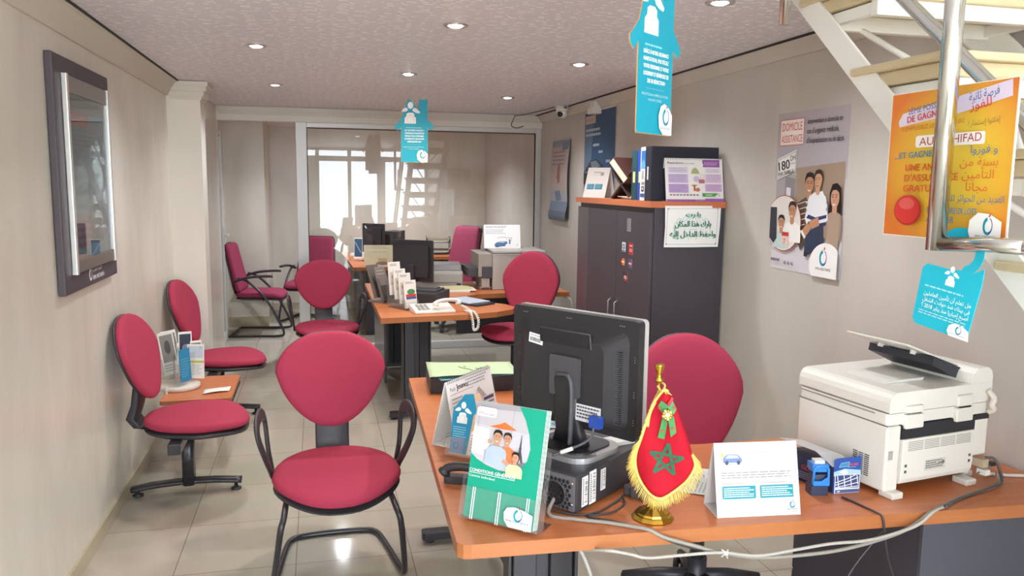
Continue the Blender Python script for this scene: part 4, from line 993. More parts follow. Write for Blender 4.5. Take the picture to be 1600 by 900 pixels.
for k, (x, y, z, rz, tl, lb) in enumerate(((-.885, 5.02, .155, 20, -8, 'tall grey photo leaflet leaning left at the back of the carousel, outermost'), (-.87, 5.05, .165, 16, -6, 'grey photo leaflet tucked close behind the outermost one in the carousel'))):
    o = leaflet('leaflet', .085, .27, (x + .02, y, TB + .065), rz, tl, lf_photo, lb, thick=.005); o.rotation_euler.y = R(-9)
def lf_dark(S): S.rect(.08, .05, .92, .8, '#3d4152'); S.disc(.5, .4, .25, .12, '#8d91a3'); S.stripes(.1, .85, .9, .95, 2, '#8d8986')
leaflet('leaflet', .075, .27, (-.79, 5.03, TB + .052), 15, -4, lf_dark, 'dark-fronted leaflet standing upright between the carousel and the far seat')
leaflet('leaflet', .065, .21, (-.735, 5.045, TB + .052), 25, -4, lf_photo, 'small grey leaflet at the right rear of the carousel')
m = MB(); m.grid(lambda u, v: (-.075 + .15 * u + .03 * v, -.045 + .09 * v, .004 + .006 * math.sin(3 * u) * (1 - v) + .004 * v), 8, 5, PAPER)
o = m.build('loose_paper', solid=.0006); put(o, (-.605, 4.80, TB + .001), 18); tag(o, 'loose white paper lying on the bench table beside the carousel', 'paper')
o = MB().rbox((-.006, -.006, 0), (.006, .006, .045), .003, OFFW, 'z').build('white_marker'); put(o, (-.862, 4.795, TB)); tag(o, 'small upright white marker at the left edge of the bench table', 'marker')

# ================================================================ things on the front desk
ZD = .75
# --- computer case
t = thing('computer_case', 'black computer case lying flat under the monitor on the front desk', 'computer', (.722, 2.232, ZD), -52)
# local: rear face toward -y, long axis +y
hw, hl, ht = .17, .20, .112
m = MB().box((-hw, -hl + .006, .006), (hw, hl, ht), BPL); m.build('case', t, bevel=.004)
m = MB().box((-hw + .006, -hl, .01), (hw - .006, -hl + .006, ht - .004), mat('#77757a', .4, .4)); m.build('rear_panel', t)
m = MB()
for r_ in range(7):
    for c_ in range(9):
        x, z = .035 + c_ * .0135 + (r_ % 2) * .0067, .018 + r_ * .0122
        if x > hw - .012: continue
        m.prism(ell(x, z, .0055, .0062, 6), -hl - .0012, -hl, mat('#17161a', .6), 'y')
m.build('vent_honeycomb', t)
m = MB(); m.at((.10, -hl - .001, .05), (90, 0, 0)); m.lathe([(.038, 0), (.038, .002), (.034, .002), (.034, 0)], BPL2, seg=28); m.build('fan_ring', t)
m = MB()
for k in range(4): m.box((-.15 + .04 * k, -hl - .003, .03), (-.125 + .04 * k, -hl, .075), BPL2)
m.build('ports', t)
for z in (.03, .09): MB().cyl((.158, -hl - .003, z), (.158, -hl, z), .004, CHROME, 10).build('screw', t)
# stickers on the right side (local +x)
def stick(w, h, y, z, kind):
    S = Sheet(w, h, '#e9e7e3', .0006); S.stripes(.1, .06, .4, .95, 14, '#4b4a4c', .6)
    for k in range(16): S.rect(.5, .08 + .052 * k, .9, .08 + .052 * k + random.choice((.012, .024, .032)), '#2d2c2f', keep=True)
    o = S.build('label_sticker', t); put(o, (hw + .0003, y, z), 90)
stick(.030, .085, -.155, .016, 0); stick(.034, .095, -.115, .012, 1); stick(.026, .062, -.06, .035, 2)
# --- monitor
t = thing('computer_monitor', 'black computer monitor seen from behind on the front desk', 'monitor', (.712, 2.195, ZD + ht), -56)
MB().prism(rrect(-.125, -.09, .125, .13, .06, 8), 0, .016, mat('#b9b8b8', .3, .6, name='silver_plastic')).build('stand_rim', t, bevel=.006)
MB().prism(rrect(-.098, -.063, .098, .112, .045, 8), .016, .021, DPL).build('stand_base', t, bevel=.003)
m = MB(); m.loft([[(x, y, z) for x, y in rrect(-w2, yc - .02, w2, yc + .02, .018, 4)] for (yc, z, w2) in ((.02, .02, .065), (.015, .06, .05), (0, .12, .045), (-.005, .22, .045), (.0, .25, .03))], DPL); m.build('stand_column', t)
m = MB(); m.tube(smooth_path([(.030, -.024, .03), (.034, -.026, .10), (.034, -.026, .20), (.02, -.026, .235), (-.02, -.026, .235)], 6), .006, BPL2, 8, flat=(1, 1.6)); m.build('column_trim', t)
zb, zt2, mw = .072, .415, .232
m = MB().rbox((-mw, .015, zb), (mw, .045, zt2), .012, DPL, 'y'); m.build('rear_cover', t, bevel=.004)
m = MB(); m.rbox((-mw - .002, .045, zb - .002), (mw + .002, .062, zt2 + .002), .013, mat('#c7c2bf', .35, .3, name='pale_bezel'), 'y'); bz = m.build('bezel', t, bevel=.003)
m = MB(); m.rbox((-mw + .018, .0622, zb + .02), (mw - .018, .0632, zt2 - .016), .004, mat('#101114', .15), 'y'); m.build('screen', t)
m = MB(); m.loft([[(x, .016, z) for x, z in rrect(-.205, zb + .025, .205, zt2 - .035, .03, 6)], [(x, -.012, z) for x, z in rrect(-.165, zb + .03, .135, zt2 - .075, .03, 6)]], mat('#2a282c', .45), smooth=False); m.build('rear_bulge', t)
m = MB(); m.rbox((-.10, -.014, zt2 - .095), (.085, .0, zt2 - .052), .008, mat('#1b1a1d', .6), 'y'); m.tube([(-.1, -.012, zt2 - .052), (.085, -.012, zt2 - .052), (.09, -.012, zt2 - .095)], .003, BPL2, 6); m.build('handle_recess', t)
m = MB()
for k in range(34): m.box((.139, -.0015 - .0, .115 + k * .0062), (.187, .0185, .1168 + k * .0062), mat('#5b5960', .4))
for k in range(9): m.box((.139 + k * .0058, -.001, .113), (.1402 + k * .0058, .0185, .326), DPL)
o = m.build('vent_grille', t); o.location = (0, .002, 0)
m = MB()
for k in range(10): m.box((.03 + k * .010, .006, zt2 - .085), (.034 + k * .010, .0145, zt2 - .05), BPL2)
m.build('vent_slots', t)
for z in (.13, .25):
    m = MB()
    for k in range(14): m.box((-.205, .006, z + k * .0055), (-.185, .0148, z + .002 + k * .0055), BPL2)
    m.build('vent_slots', t)
m = MB().rbox((-.055, -.022, .17), (.055, -.012, .29), .008, BPL2, 'y'); m.build('mount_plate', t, bevel=.003)
m = MB()
for x in (-.19, -.02, .17):
    for k in range(3): m.cyl((x + k * .007, .0135, zt2 - .018), (x + k * .007, .016, zt2 - .018), .0018, mat('#8d8b8f', .3, .8), 8)
for z in (.12, .2, .3): 
    for k in range(3): m.cyl((.222, .0135, z + k * .007), (.222, .016, z + k * .007), .0018, mat('#8d8b8f', .3, .8), 8)
m.build('screws', t)
S = Sheet(.055, .030, '#f0efeb', .0006); S.text('RMA WATANYA', .08, .30, .18, '#2c2a2c', width=.8)
for k in range(26): S.rect(.10 + .031 * k, .42, .10 + .031 * k + random.choice((.008, .014, .02)), .82, '#232124', keep=True)
o = S.build('asset_sticker', t); o.location = (-.118, -.0128, zt2 - .105); o.rotation_euler = (0, R(6), 0); o['label'] = 'white barcode sticker'
S = Sheet(.09, .05, '#d8d6d6', .0006); S.stripes(.05, .1, .95, .9, 4, '#4d4a4f', .55); S.rect(.55, .5, .75, .9, '#232124')
o = S.build('rating_label', t); o.location = (.085, -.0128, zb + .033)
m = MB(); m.box((.105, -.035, zb + .028), (.14, -.0125, zb + .062), mat('#27489c', .4)); m.tube(smooth_path([(.122, -.034, zb + .032), (.122, -.045, zb + .005), (.10, -.07, .055), (.065, -.11, .035), (.05, -.13, .028)], 6), .004, BPL2, 8)
m.tube([(.088, -.085, .0465), (.064, -.111, .0345)], .0062, OFFW, 8); m.build('video_plug', t)['label'] = 'blue video plug with dark cable'
# white notes under the monitor
o = MB().box((-.06, -.03, 0), (.06, .03, .012), PAPER).build('note_pad', bevel=.001); put(o, (.872, 2.225, ZD + ht), 16); tag(o, 'white note pad lying on the computer case under the monitor corner', 'note pad')
S = Sheet(.13, .09, '#dfe0de', .001); S.rect(.05, .1, .95, .9, '#9fb6c2'); S.disc(.45, .5, .25, .3, '#5d8a9a'); o = S.build('postcard'); o.location = (.70, 2.44, ZD + .10); o.rotation_euler = (R(-84), 0, R(-20)); tag(o, 'picture card lying behind the monitor stand', 'card')
o.location = (.76, 2.395, ZD + ht + .0012); o.rotation_euler = (R(-90), 0, R(-20))

# --- brochure in clear holder
t = thing('brochure_holder', 'clear acrylic holder with a green brochure at the front desk corner', 'brochure holder', (.455, 1.963, ZD), -42)
tl = 14; ct, st = math.cos(R(tl)), math.sin(R(tl))
m = MB(); m.at((0, 0, .004), (-tl, 0, 0))
m.box((-.118, .018, 0), (.118, .0205, .20), ACRYL).box((-.118, -.022, 0), (.118, -.0195, .085), ACRYL).box((-.118, -.0195, 0), (-.1155, .018, .115), ACRYL).box((.1155, -.0195, 0), (.118, .018, .115), ACRYL).box((-.118, -.0195, 0), (.118, .018, .0025), ACRYL)
for x in (-.078, .0, .085): m.box((x - .004, -.0235, .0), (x - .002, -.022, .085), mat('#e9f2f2', .2)).box((x + .002, -.0235, .0), (x + .004, -.022, .085), mat('#e9f2f2', .2))
m.M = Matrix.Identity(4); m.box((-.118, .02, 0), (.118, .075, .0025), ACRYL)
m.build('holder', t)
def brochure(y, label, front):
    S = Sheet(.21, .31, '#eceae6', .0045); GR = '#12997c'
    S.poly([(0, 0), (1, 0), (1, 1), (0, 1)], GR)
    if front:
        PH = [(0, 0), (.62, 0), (.72, .10), (.80, .22), (.835, .34), (.81, .44), (.72, .52), (.58, .56), (.42, .56), (.24, .535), (.10, .50), (0, .455)]
        S.poly(PH, '#bcb8bd'); S.poly([(0, 0), (.62, 0), (.72, .10), (.80, .22), (0, .20)], '#b3aeb2'); S.poly([(0, .0), (.62, 0), (.66, .04), (0, .06)], '#9d979b')
        S.poly([(0, .22), (.22, .23), (.26, .40), (0, .42)], '#e6e2e2'); S.poly([(0, .34), (.14, .32), (.18, .46), (0, .44)], '#d9d5d5')
        S.poly([(.22, .205), (.36, .175), (.44, .150), (.56, .185), (.62, .205), (.45, .213)], '#dd6a33')
        S.line([(.56, .0), (.545, .25)], .001, '#8f8a8c'); S.line([(.06, .10), (.05, .3)], .001, '#77767a')
        S.poly([(.655, .48), (.685, .36), (.70, .23), (.705, .23), (.715, .36), (.76, .48), (.735, .48), (.71, .435), (.685, .48)], '#4c4a52'); S.rect(.665, .41, .74, .42, '#4c4a52', keep=True); S.rect(.683, .345, .722, .353, '#4c4a52'); S.poly([(.60, .49), (.80, .455), (.75, .50), (.62, .535)], '#77737a')
        S.person(.51, .335, .030, '#b9876a', '#241d1d', '#df7648'); S.poly([(.45, .36), (.58, .36), (.60, .44), (.58, .49), (.46, .46)], '#df7648')
        S.person(.37, .335, .033, '#bb8b6c', '#1f1a1a', '#a9b6cd'); S.poly([(.29, .36), (.45, .36), (.48, .44), (.60, .50), (.52, .54), (.36, .53), (.20, .50), (.28, .46)], '#a9b6cd')
        S.line([(.24, .33), (.30, .33)], .010, '#c08f70'); S.line([(.48, .47), (.56, .50)], .010, '#c08f70')
        S.person(.66, .47, .026, '#c28f70', '#1d1818', '#d9dba2', look=-1, smile=False); S.poly([(.58, .49), (.70, .49), (.72, .545), (.60, .56)], '#d3d79c')
        S.rect(.04, .045, .32, .125, '#f4f1f0', r=.006); S.text('Pack Santé', .07, .078, .020, '#a9736c', width=.20); S.text('Monde', .07, .113, .026, '#b5544c', width=.22, bold=.015)
        S.text('CONDITIONS GÉNÉRALES', .035, .605, .027, '#f2faf6', width=.66, bold=.025); S.rect(.035, .613, .695, .617, '#f2faf6'); S.text('Contrat Individuel', .035, .65, .022, '#d9f0e8', width=.38, bold=.015)
        S.poly([(1, 1), (.68, 1), (.615, .95), (.60, .89), (.64, .845), (.74, .83), (.88, .845), (1, .87)], '#f3f2ee'); S.logo(.80, .895, .016); S.text('RMA WATANYA', .80, .955, .017, '#2f6d80', 'c', .32, bold=.03); S.text('assurances', .80, .975, .008, '#c9776c', 'c', .28)
    o = S.build('brochure'); tag(o, label, 'brochure', 'green brochures in the clear holder')
    off = y; lx, ly, lz = 0, off * ct, .008 - off * st
    c, s = math.cos(R(-42)), math.sin(R(-42)); o.location = (.455 - s * ly, 1.963 + c * ly, ZD + .008 - off * st); o.rotation_euler = (R(-tl), 0, R(-42))
brochure(-.012, 'front green brochure showing a family and a tower in the clear holder', True)
brochure(-.004, 'second green brochure, just behind the front one in the holder', False)
brochure(.0045, 'third green brochure, behind two others in the holder', False)
brochure(.0125, 'rearmost green brochure against the back of the holder', False)

# --- teal house leaflets in a small holder
t = thing('leaflet_holder', 'small clear holder behind the green brochure on the front desk', 'leaflet stand', (.462, 2.50, ZD), -38)
m = MB(); m.at((0, 0, .003), (-12, 0, 0)); m.box((-.07, .012, 0), (.07, .014, .14), ACRYL).box((-.07, -.02, 0), (.07, -.018, .06), ACRYL).box((-.07, -.018, 0), (-.068, .012, .07), ACRYL).box((.068, -.018, 0), (.07, .012, .07), ACRYL).box((-.07, -.018, 0), (.07, .012, .002), ACRYL); m.build('holder', t)
S = Sheet(.125, .21, '#d9b18f', .003, outline=[(.02, .28), (.30, .04), (.72, .0), (.98, .26), (.92, .34), (.98, 1), (0, 1)])
S.poly([(.0, .30), (.30, .05), (.56, .02), (.72, .30), (.62, .36), (.50, .98), (.0, .98)], '#2590b8'); S.people_mark(.30, .40, .036); S.stripes(.06, .56, .5, .74, 5, '#9fd0e2'); S.poly([(.0, .74), (.42, .72), (.40, .98), (0, .98)], '#7f93b8')
S.poly([(.52, .98), (.60, .62), (.78, .54), (.97, .60), (.97, .98)], '#eceaea'); S.stripes(.62, .66, .92, .94, 6, '#a9a6a6'); S.logo(.18, .86, .012)
o = S.build('leaflet'); tag(o, 'teal house-shaped leaflet standing in the small clear holder', 'leaflet'); put(o, (.462, 2.50, ZD + .006), -38, 12)

# --- easel calendar
def easel(name, label, cat, loc_, rz, w, h, depth, draw, spiral=True, base='#efedea', group=None, thick=.0016, wire='#55525a'):
    """A-frame card: printed front leaf, plain rear leaf, base strip and wire binding"""
    t = thing(name, label, cat, loc_, rz, group)
    tl = math.degrees(math.atan2(depth / 2, h))
    S = Sheet(w, h / math.cos(R(tl)), base, thick); draw(S); o = S.build('front_leaf', t); o.location = (0, -depth / 2, 0); o.rotation_euler = (R(-tl), 0, 0)
    m = MB().box((-w / 2, 0, 0), (w / 2, thick, h / math.cos(R(tl))), ink(base)); o = m.build('rear_leaf', t); o.location = (0, depth / 2, 0); o.rotation_euler = (R(tl), 0, 0)
    MB().box((-w / 2, -depth / 2 + .002, 0), (w / 2, depth / 2 - .002, thick), ink(base)).build('base_strip', t)
    if spiral:
        m = MB(); n = int(w / .011)
        for k in range(n):
            x = -w / 2 + .012 + k * (w - .024) / (n - 1)
            m.tube([(x, .006 * math.cos(R(a)), h - .003 + .007 * math.sin(R(a))) for a in range(0, 360, 45)], .0009, mat(wire, .4, .5), 5, True)
        m.build('wire_binding', t)
    return t
def cal(S):
    S.text('Pack', .07, .16, .06, '#55505a', width=.11); S.text('Jeunes', .20, .16, .085, '#3b3640', width=.25, bold=.03); S.line([(.05, .21), (.55, .21)], .0016, '#c0606a')
    S.stripes(.40, .06, .95, .20, 3, '#a8a4a8'); S.stripes(.06, .27, .36, .60, 6, '#a8a4a8'); S.poly([(.46, .62), (.60, .28), (.80, .55), (.70, .78)], '#cfd0da'); S.poly([(.60, .28), (.66, .24), (.86, .50), (.80, .55)], '#b3a6a0'); S.poly([(.36, .6), (.5, .48), (.66, .72), (.5, .9), (.36, .82)], '#d9b8ac')
    S.rect(.70, .42, .97, .58, '#d7d5dc'); S.rect(.72, .44, .95, .49, '#5b4a68'); S.stripes(.72, .52, .95, .57, 1, '#6b6770', .6); S.disc(.55, .68, .07, .08, '#c29a86'); S.poly([(.60, .7), (.74, .6), (.86, .75), (.70, .86)], '#c7d0dd'); S.stripes(.1, .88, .9, .95, 1, '#a8a4a8')
easel('desk_calendar', 'white spiral-bound desk calendar behind the green brochure', 'desk calendar', (.512, 2.735, ZD), 48, .305, .225, .10, cal)

# --- document tray with papers
t = thing('document_tray', 'black document tray at the far end of the front desk', 'tray', (.655, 3.44, ZD), -3)
m = MB().box((-.19, -.12, 0), (.19, .12, .006), BPL).box((-.19, -.12, .006), (.19, -.114, .066), BPL).box((-.19, .114, .006), (.19, .12, .066), BPL).box((-.19, -.114, .006), (-.184, .114, .066), BPL).box((.184, -.114, .006), (.19, .114, .066), BPL); m.build('tray', t, bevel=.002)
MB().box((-.17, -.10, .006), (.17, .10, .06), PAPER).build('paper_stack'); o = bpy.data.objects['paper_stack']; put(o, (.655, 3.44, ZD), -3); tag(o, 'stack of white papers filling the black document tray', 'paper')
def paper_sheet(name, w, d, z0, loc_, rz, c, label, wave=.012, ph=0, marks=None, over=.0):
    f = lambda u, v: (-w / 2 + w * u, -d / 2 + d * v, z0 + wave * math.sin(2.2 * u + ph) * (.4 + .6 * (1 - v)) + .01 * (1 - u) ** 3 * v + over * (1 - v))
    m = MB(); m.grid(f, 14, 8, ink(c))
    if marks:
        for pts in marks:
            m.tube([(f(u, v)[0], f(u, v)[1], f(u, v)[2] + .0012) for u, v in pts], .0009, ink('#3b3a2a'), 5)
    o = m.build(name, solid=.0008); put(o, loc_, rz); tag(o, label, 'paper'); return o
paper_sheet('folder_sheet', .36, .21, .066, (.665, 3.405, ZD), 6, '#79b5c6', 'blue paper folder sticking out of the black document tray', .003)
paper_sheet('folder_sheet', .39, .26, .075, (.655, 3.42, ZD), -4, '#b5c9a2', 'pale green paper folder with pencil marks lying on top of the black tray', .010, .3, [[(.36, .62), (.40, .50), (.45, .42), (.50, .30)], [(.42, .66), (.44, .58)], [(.54, .45), (.60, .42), (.66, .36), (.70, .34)], [(.60, .52), (.63, .45), (.69, .42)]])
for k, (c, w, h, lb) in enumerate((('#d7d2c8', .10, .018, 'lowest'), ('#e6e1d8', .095, .014, 'second from the bottom'), ('#c9c2b8', .10, .016, 'middle'), ('#ece8df', .09, .014, 'second from the top'), ('#dcd5ca', .085, .012, 'topmost'))):
    z = sum((.018, .014, .016, .014, .012)[:k]); m = MB().box((-w / 2, -.07, 0), (w / 2, .07, h), ink(c)); 
    for q in range(3): m.box((-w / 2 + .002, -.0704, h * (.25 + .22 * q)), (w / 2 - .002, -.07, h * (.32 + .22 * q)), ink('#8d877e'))
    o = m.build('paper_pad', bevel=.001); put(o, (.915, 3.375, ZD + z), 4 - 2 * k); tag(o, 'pale paper pad beside the document tray, ' + lb + ' of its stack', 'paper pad', 'paper pads beside the tray')
for k, (c, x) in enumerate((('#8f3f3d', .84), ('#cfc7bd', .865))):
    o = MB().rbox((-.010, -.05, 0), (.010, .05, .075), .003, ink(c), 'z').build('card_box', bevel=.002); put(o, (x - .01, 3.10, ZD), -10); tag(o, ('small dark red' if k == 0 else 'small pale grey') + ' card box standing before the paper pads', 'box')

# --- telephone handset
t = thing('telephone', 'black telephone handset behind the green brochure at the desk edge', 'telephone', (.412, 2.285, ZD), 64)
MB().rbox((-.022, -.06, 0), (.016, .055, .022), .01, BPL, 'z').build('cradle', t, bevel=.003)
m = MB(); m.tube(smooth_path([(-.004, -.072, .022), (-.005, -.06, .042), (-.005, -.01, .052), (-.005, .04, .046), (-.004, .06, .026)], 6), [.016] * 3 + [.012] * 19 + [.016] * 3, BPL, 12, flat=(1, 1.2)); m.build('handset', t)

# --- flag on brass stand
t = thing('table_flag', 'red table flag with green star and gold fringe on a brass stand', 'flag', (.875, 1.925, ZD), -25)
MB().lathe([(.057, 0), (.058, .004), (.050, .012), (.046, .014), (.044, .019), (.020, .030), (.010, .036), (.008, .05)], GOLD, (0, 0, 0), 12, smooth=False).build('base', t)
m = MB(); m.cyl((0, 0, .03), (.004, 0, .385), .0045, GOLD, 12).lathe([(.005, .375), (.011, .382), (.012, .388), (.006, .394), (.006, .400), (.010, .410), (.013, .425), (.013, .428)], GOLD, (.004, 0, 0), 18); m.build('pole', t)
OUT = [(.014, .362), (-.006, .330), (-.022, .285), (-.038, .230), (-.050, .185), (-.050, .150), (-.038, .115), (-.012, .084), (.014, .073), (.034, .078), (.060, .096), (.088, .126), (.106, .162), (.098, .195), (.080, .250), (.058, .305), (.040, .345), (.026, .364)]
OS = smooth_path([(x, 0, z) for x, z in OUT], 5, True)
cxf, czf = .026, .20
def fy(x, z):
    q = (x - cxf) / .075
    return -.018 - .020 * (1 - min(1, q * q)) * min(1, max(0, (.37 - z) / .12)) - .006 * math.sin(55 * x + 18 * z)
m = MB(); rings = []
for sc in (1, .88, .72, .54, .36, .18, .01): rings.append([(cxf + (p.x - cxf) * sc, fy(cxf + (p.x - cxf) * sc, czf + (p.z - czf) * sc), czf + (p.z - czf) * sc) for p in OS])
m.loft(rings, FLAGRED, True, cap=False); m.build('cloth', t, solid=.0015)
def surf(pts, c, m, off, wd=None):
    if wd is None:
        m.add([(x, fy(x, z) - off, z) for x, z in pts], [tuple(range(len(pts)))], c)
    else:
        for (a, b) in zip(pts, pts[1:]):
            L = math.hypot(b[0] - a[0], b[1] - a[1]); nx, nz = -(b[1] - a[1]) / L * wd / 2, (b[0] - a[0]) / L * wd / 2
            for k in range(6):
                p = [a[0] + (b[0] - a[0]) * k / 6, a[1] + (b[1] - a[1]) * k / 6]; q = [a[0] + (b[0] - a[0]) * (k + 1) / 6, a[1] + (b[1] - a[1]) * (k + 1) / 6]
                m.add([(p[0] + nx, fy(*p) - off, p[1] + nz), (q[0] + nx, fy(*q) - off, q[1] + nz), (q[0] - nx, fy(*q) - off, q[1] - nz), (p[0] - nx, fy(*p) - off, p[1] - nz)], [(0, 1, 2, 3)], c)
GRN = mat('#1f5a3c', .7); m = MB(); st5 = [(.030 + .046 * math.sin(R(6 + 144 * k)), .178 + .046 * math.cos(R(6 + 144 * k))) for k in range(6)]
surf(st5, GRN, m, .0025, .0085); m.norecalc = True; m.build('star', t)
m = MB(); GRN2 = mat('#3f8a4c', .6)
surf([(.012, .338), (.004, .322), (.014, .305), (.030, .320), (.044, .302), (.052, .318), (.040, .342), (.030, .326)], GRN2, m, .006)
surf([(.018, .300), (.006, .238), (.024, .236), (.030, .282)], GRN2, m, .007); surf([(.030, .300), (.040, .244), (.054, .258), (.046, .300)], GRN2, m, .007); surf([(.034, .325), (.044, .345), (.038, .350), (.028, .330)], mat('#b8202c', .6), m, .0075)
for (x, z) in ((.017, .258), (.044, .268), (.008, .318), (.046, .322)): surf([(x + .005 * math.sin(R(144 * k)), z + .005 * math.cos(R(144 * k))) for k in range(6)], mat('#b8402c', .6), m, .009, .0011)
m.norecalc = True; m.build('ribbon', t)
m = MB()
for k in range(9): a = R(40 * k); m.sphere((.029 + .010 * math.cos(a), fy(.029, .305) - .010, .303 + .011 * math.sin(a)), .005, mat('#e6cf8c', .35, .5) if k % 2 else GOLD, 10, 6)
m.sphere((.029, fy(.029, .305) - .012, .303), .007, mat('#f0e6d2', .5), 10, 6); m.build('emblem', t)
m = MB(); idx = [i for i, p in enumerate(OS) if True]
for i, p in enumerate(OS):
    n = OS[(i + 1) % len(OS)] - OS[i - 1]; n = Vector((n.z, 0, -n.x)).normalized()
    c = Vector((cxf, 0, czf)); 
    if n.dot(p - c) < 0: n = -n
    if p.z > .285 and p.x > .03: continue
    if p.z > .20 and p.x > .05: continue
    for j in range(2):
        nx = OS[(i + 1) % len(OS)]; q = p + (nx - p) * (j / 2)
        L = .034 * random.uniform(.85, 1.1) if p.z < .24 else .012
        d = Vector((n.x * .55, 0, n.z * .5 - .75)).normalized()
        y = fy(q.x, q.z); e = q + d * L
        m.tube([(q.x, y - .002, q.z), (q.x + d.x * L * .5 + random.uniform(-.001, .001), y - .006, q.z + d.z * L * .5), (e.x + random.uniform(-.002, .002), y - .003 + random.uniform(-.003, .003), e.z)], [.0011, .0013, .0010], FRINGE, 5)
m.build('fringe', t)
B = [p for p in OS if not ((p.z > .285 and p.x > .03) or (p.z > .20 and p.x > .05))]
i0 = max(range(len(B)), key=lambda i: (B[i] - B[i - 1]).length); B = B[i0:] + B[:i0]
m = MB(); m.tube([(p.x, fy(p.x, p.z) - .003, p.z) for p in B], .004, FRINGE, 8, flat=(1, .7)); m.build('braid', t)
m = MB()
for j, dx in enumerate((0, .004, .008)): m.tube(smooth_path([(.006 + dx, -.012, .362), (-.012 + dx, -.022, .325), (-.022 + dx * .6, -.026, .285), (-.030 + dx, -.024, .24 - .02 * j)], 5), .0018, FRINGE, 6)
m.tube(smooth_path([(.000, -.01, .372), (.012, -.016, .36), (.02, -.014, .375), (.006, .006, .38)], 4), .003, FRINGE, 6); m.build('cord', t)

# --- A-frame card
def card(S):
    S.rect(.08, .13, .34, .30, '#e9e6d9'); 
    S.poly([(.10, .20), (.16, .15), (.28, .16), (.33, .22), (.33, .27), (.10, .27)], '#6c7fa6'); S.poly([(.16, .165), (.27, .17), (.30, .21), (.13, .21)], '#aeb9cf')
    for u in (.145, .285): S.disc(u, .27, .022, .03, '#3d4560')
    S.poly([(.08, .13), (.12, .13), (.11, .2), (.08, .2)], '#e2c86a'); S.stripes(.12, .13, .32, .17, 2, '#a9b3c3')
    S.stripes(.46, .13, .70, .16, 1, '#c3a9a4', .6); S.stripes(.40, .175, .80, .215, 1, '#b6bfd0', .6); S.stripes(.07, .40, .93, .50, 3, '#8f8b89', .38, .08); S.stripes(.08, .545, .40, .565, 1, '#d79a92', .6); S.stripes(.53, .545, .86, .565, 1, '#d79a92', .6)
    S.rect(.075, .585, .47, .755, '#178897'); S.stripes(.09, .605, .46, .745, 5, '#d9f1f3', .45, .2); S.rect(.525, .585, .92, .755, '#178897'); S.stripes(.54, .605, .91, .745, 5, '#d9f1f3', .45, .2)
    S.logo(.90, .86, .009); S.text('RMA WATANYA', .90, .93, .02, '#4b6d78', 'c', .14); S.rect(.83, .945, .97, .95, '#d9a08f')
easel('desk_card', 'white A-frame card with two turquoise boxes beside the flag on the front desk', 'desk card', (1.172, 1.92, ZD), -6, .242, .195, .10, card, spiral=False, base='#d2d0cf')
# papers lying behind the card
for k, (x, y, rz, c, lb) in enumerate(((1.13, 2.16, 62, '#dcdad8', 'white printed sheet lying on the front desk behind the flag, lowest'), (1.11, 2.10, 55, '#c7cfc9', 'pale green-edged leaflet lying on the sheets behind the flag'))):
    S = Sheet(.19 - .05 * k, .26 - .06 * k, c, .0012); S.stripes(.1, .08, .9, .9, 14, '#a29d9a', .4)
    if k: S.rect(0, .9, 1, 1, '#4a8f78')
    o = S.build('printed_sheet'); o.location = (x, y, ZD + .0012 + .0016 * k); o.rotation_euler = (R(-90), 0, R(rz)); tag(o, lb, 'paper')
    c_, s_ = math.cos(R(rz)), math.sin(R(rz)); hh = (.26 - .06 * k) / 2; o.location = (x + s_ * hh, y - c_ * hh, ZD + .0012 + .0018 * k)
# --- card reader
t = thing('card_reader', 'dark grey scanner adapter lying between the computer and the flag', 'scanner', (.925, 2.06, ZD), -32)
MB().rbox((-.055, -.028, .002), (.055, .028, .032), .008, mat('#4a484d', .45), 'z').build('body', t, bevel=.005); MB().rbox((-.075, -.016, .004), (-.055, .016, .026), .005, BPL2, 'z').build('plug_collar', t, bevel=.003); MB().box((-.02, -.012, .032), (.03, .012, .0328), mat('#5d5b61', .3)).build('label_plate', t)

# --- multifunction printer, seen from its rear corner
t = thing('multifunction_printer', 'large ivory multifunction printer on the right end of the front desk', 'printer', (1.797, 1.937, ZD), 8.7)
IV = mat('#dcd8cf', .42, name='warm_ivory_plastic'); IVD = mat('#c9c5bd', .5)
m = MB().box((-.21, .0, .018), (-.155, .36, .215), IV).box((.150, .0, .085), (.21, .36, .215), IV).box((.150, .02, .018), (.172, .36, .085), IV).box((-.155, .012, .03), (.150, .36, .215), IV); m.build('body', t, bevel=.006)
m = MB().rbox((-.208, .002, .218), (.208, .362, .252), .012, IV, 'z'); m.build('scanner_unit', t, bevel=.004)
pr = [(-.21, .255), (-.21, .285), (-.205, .300), (-.195, .310), (-.18, .315), (.205, .315), (.21, .308), (.21, .255)]
MB().prism(pr, -.002, .364, IV, 'y').build('scanner_lid', t, bevel=.006)
pa = [(.118, .312), (.130, .345), (.150, .362), (.19, .362), (.205, .352), (.212, .335), (.212, .256), (.20, .256), (.20, .312)]
MB().prism(pa, .0, .33, IV, 'y').build('document_feeder', t, bevel=.005)
m = MB(); v = []
for (x, z) in ((.150, .352), (-.075, .432)):
    for y in (.07, .31): v.append((x, y, z))
m.add(v + [(x, y, z + .006) for x, y, z in v], [(0, 1, 3, 2), (4, 6, 7, 5), (0, 2, 6, 4), (1, 5, 7, 3), (0, 4, 5, 1), (2, 3, 7, 6)], IV)
tr = m.build('feeder_tray', t, bevel=.002)
m = MB()
for y in (.12, .245): m.box((-.02, y, 0), (.10, y + .006, .014), IV)
g = m.build('paper_guide', tr); g.location = (.02, 0, .388); g.rotation_euler = (0, R(14), 0)
m = MB(); m.prism([(.135, .316), (.20, .316), (.185, .326), (.146, .350), (.02, .394), (.015, .370)], .055, .30, mat('#2e2f37', .5), 'y'); m.build('feeder_gap', t)
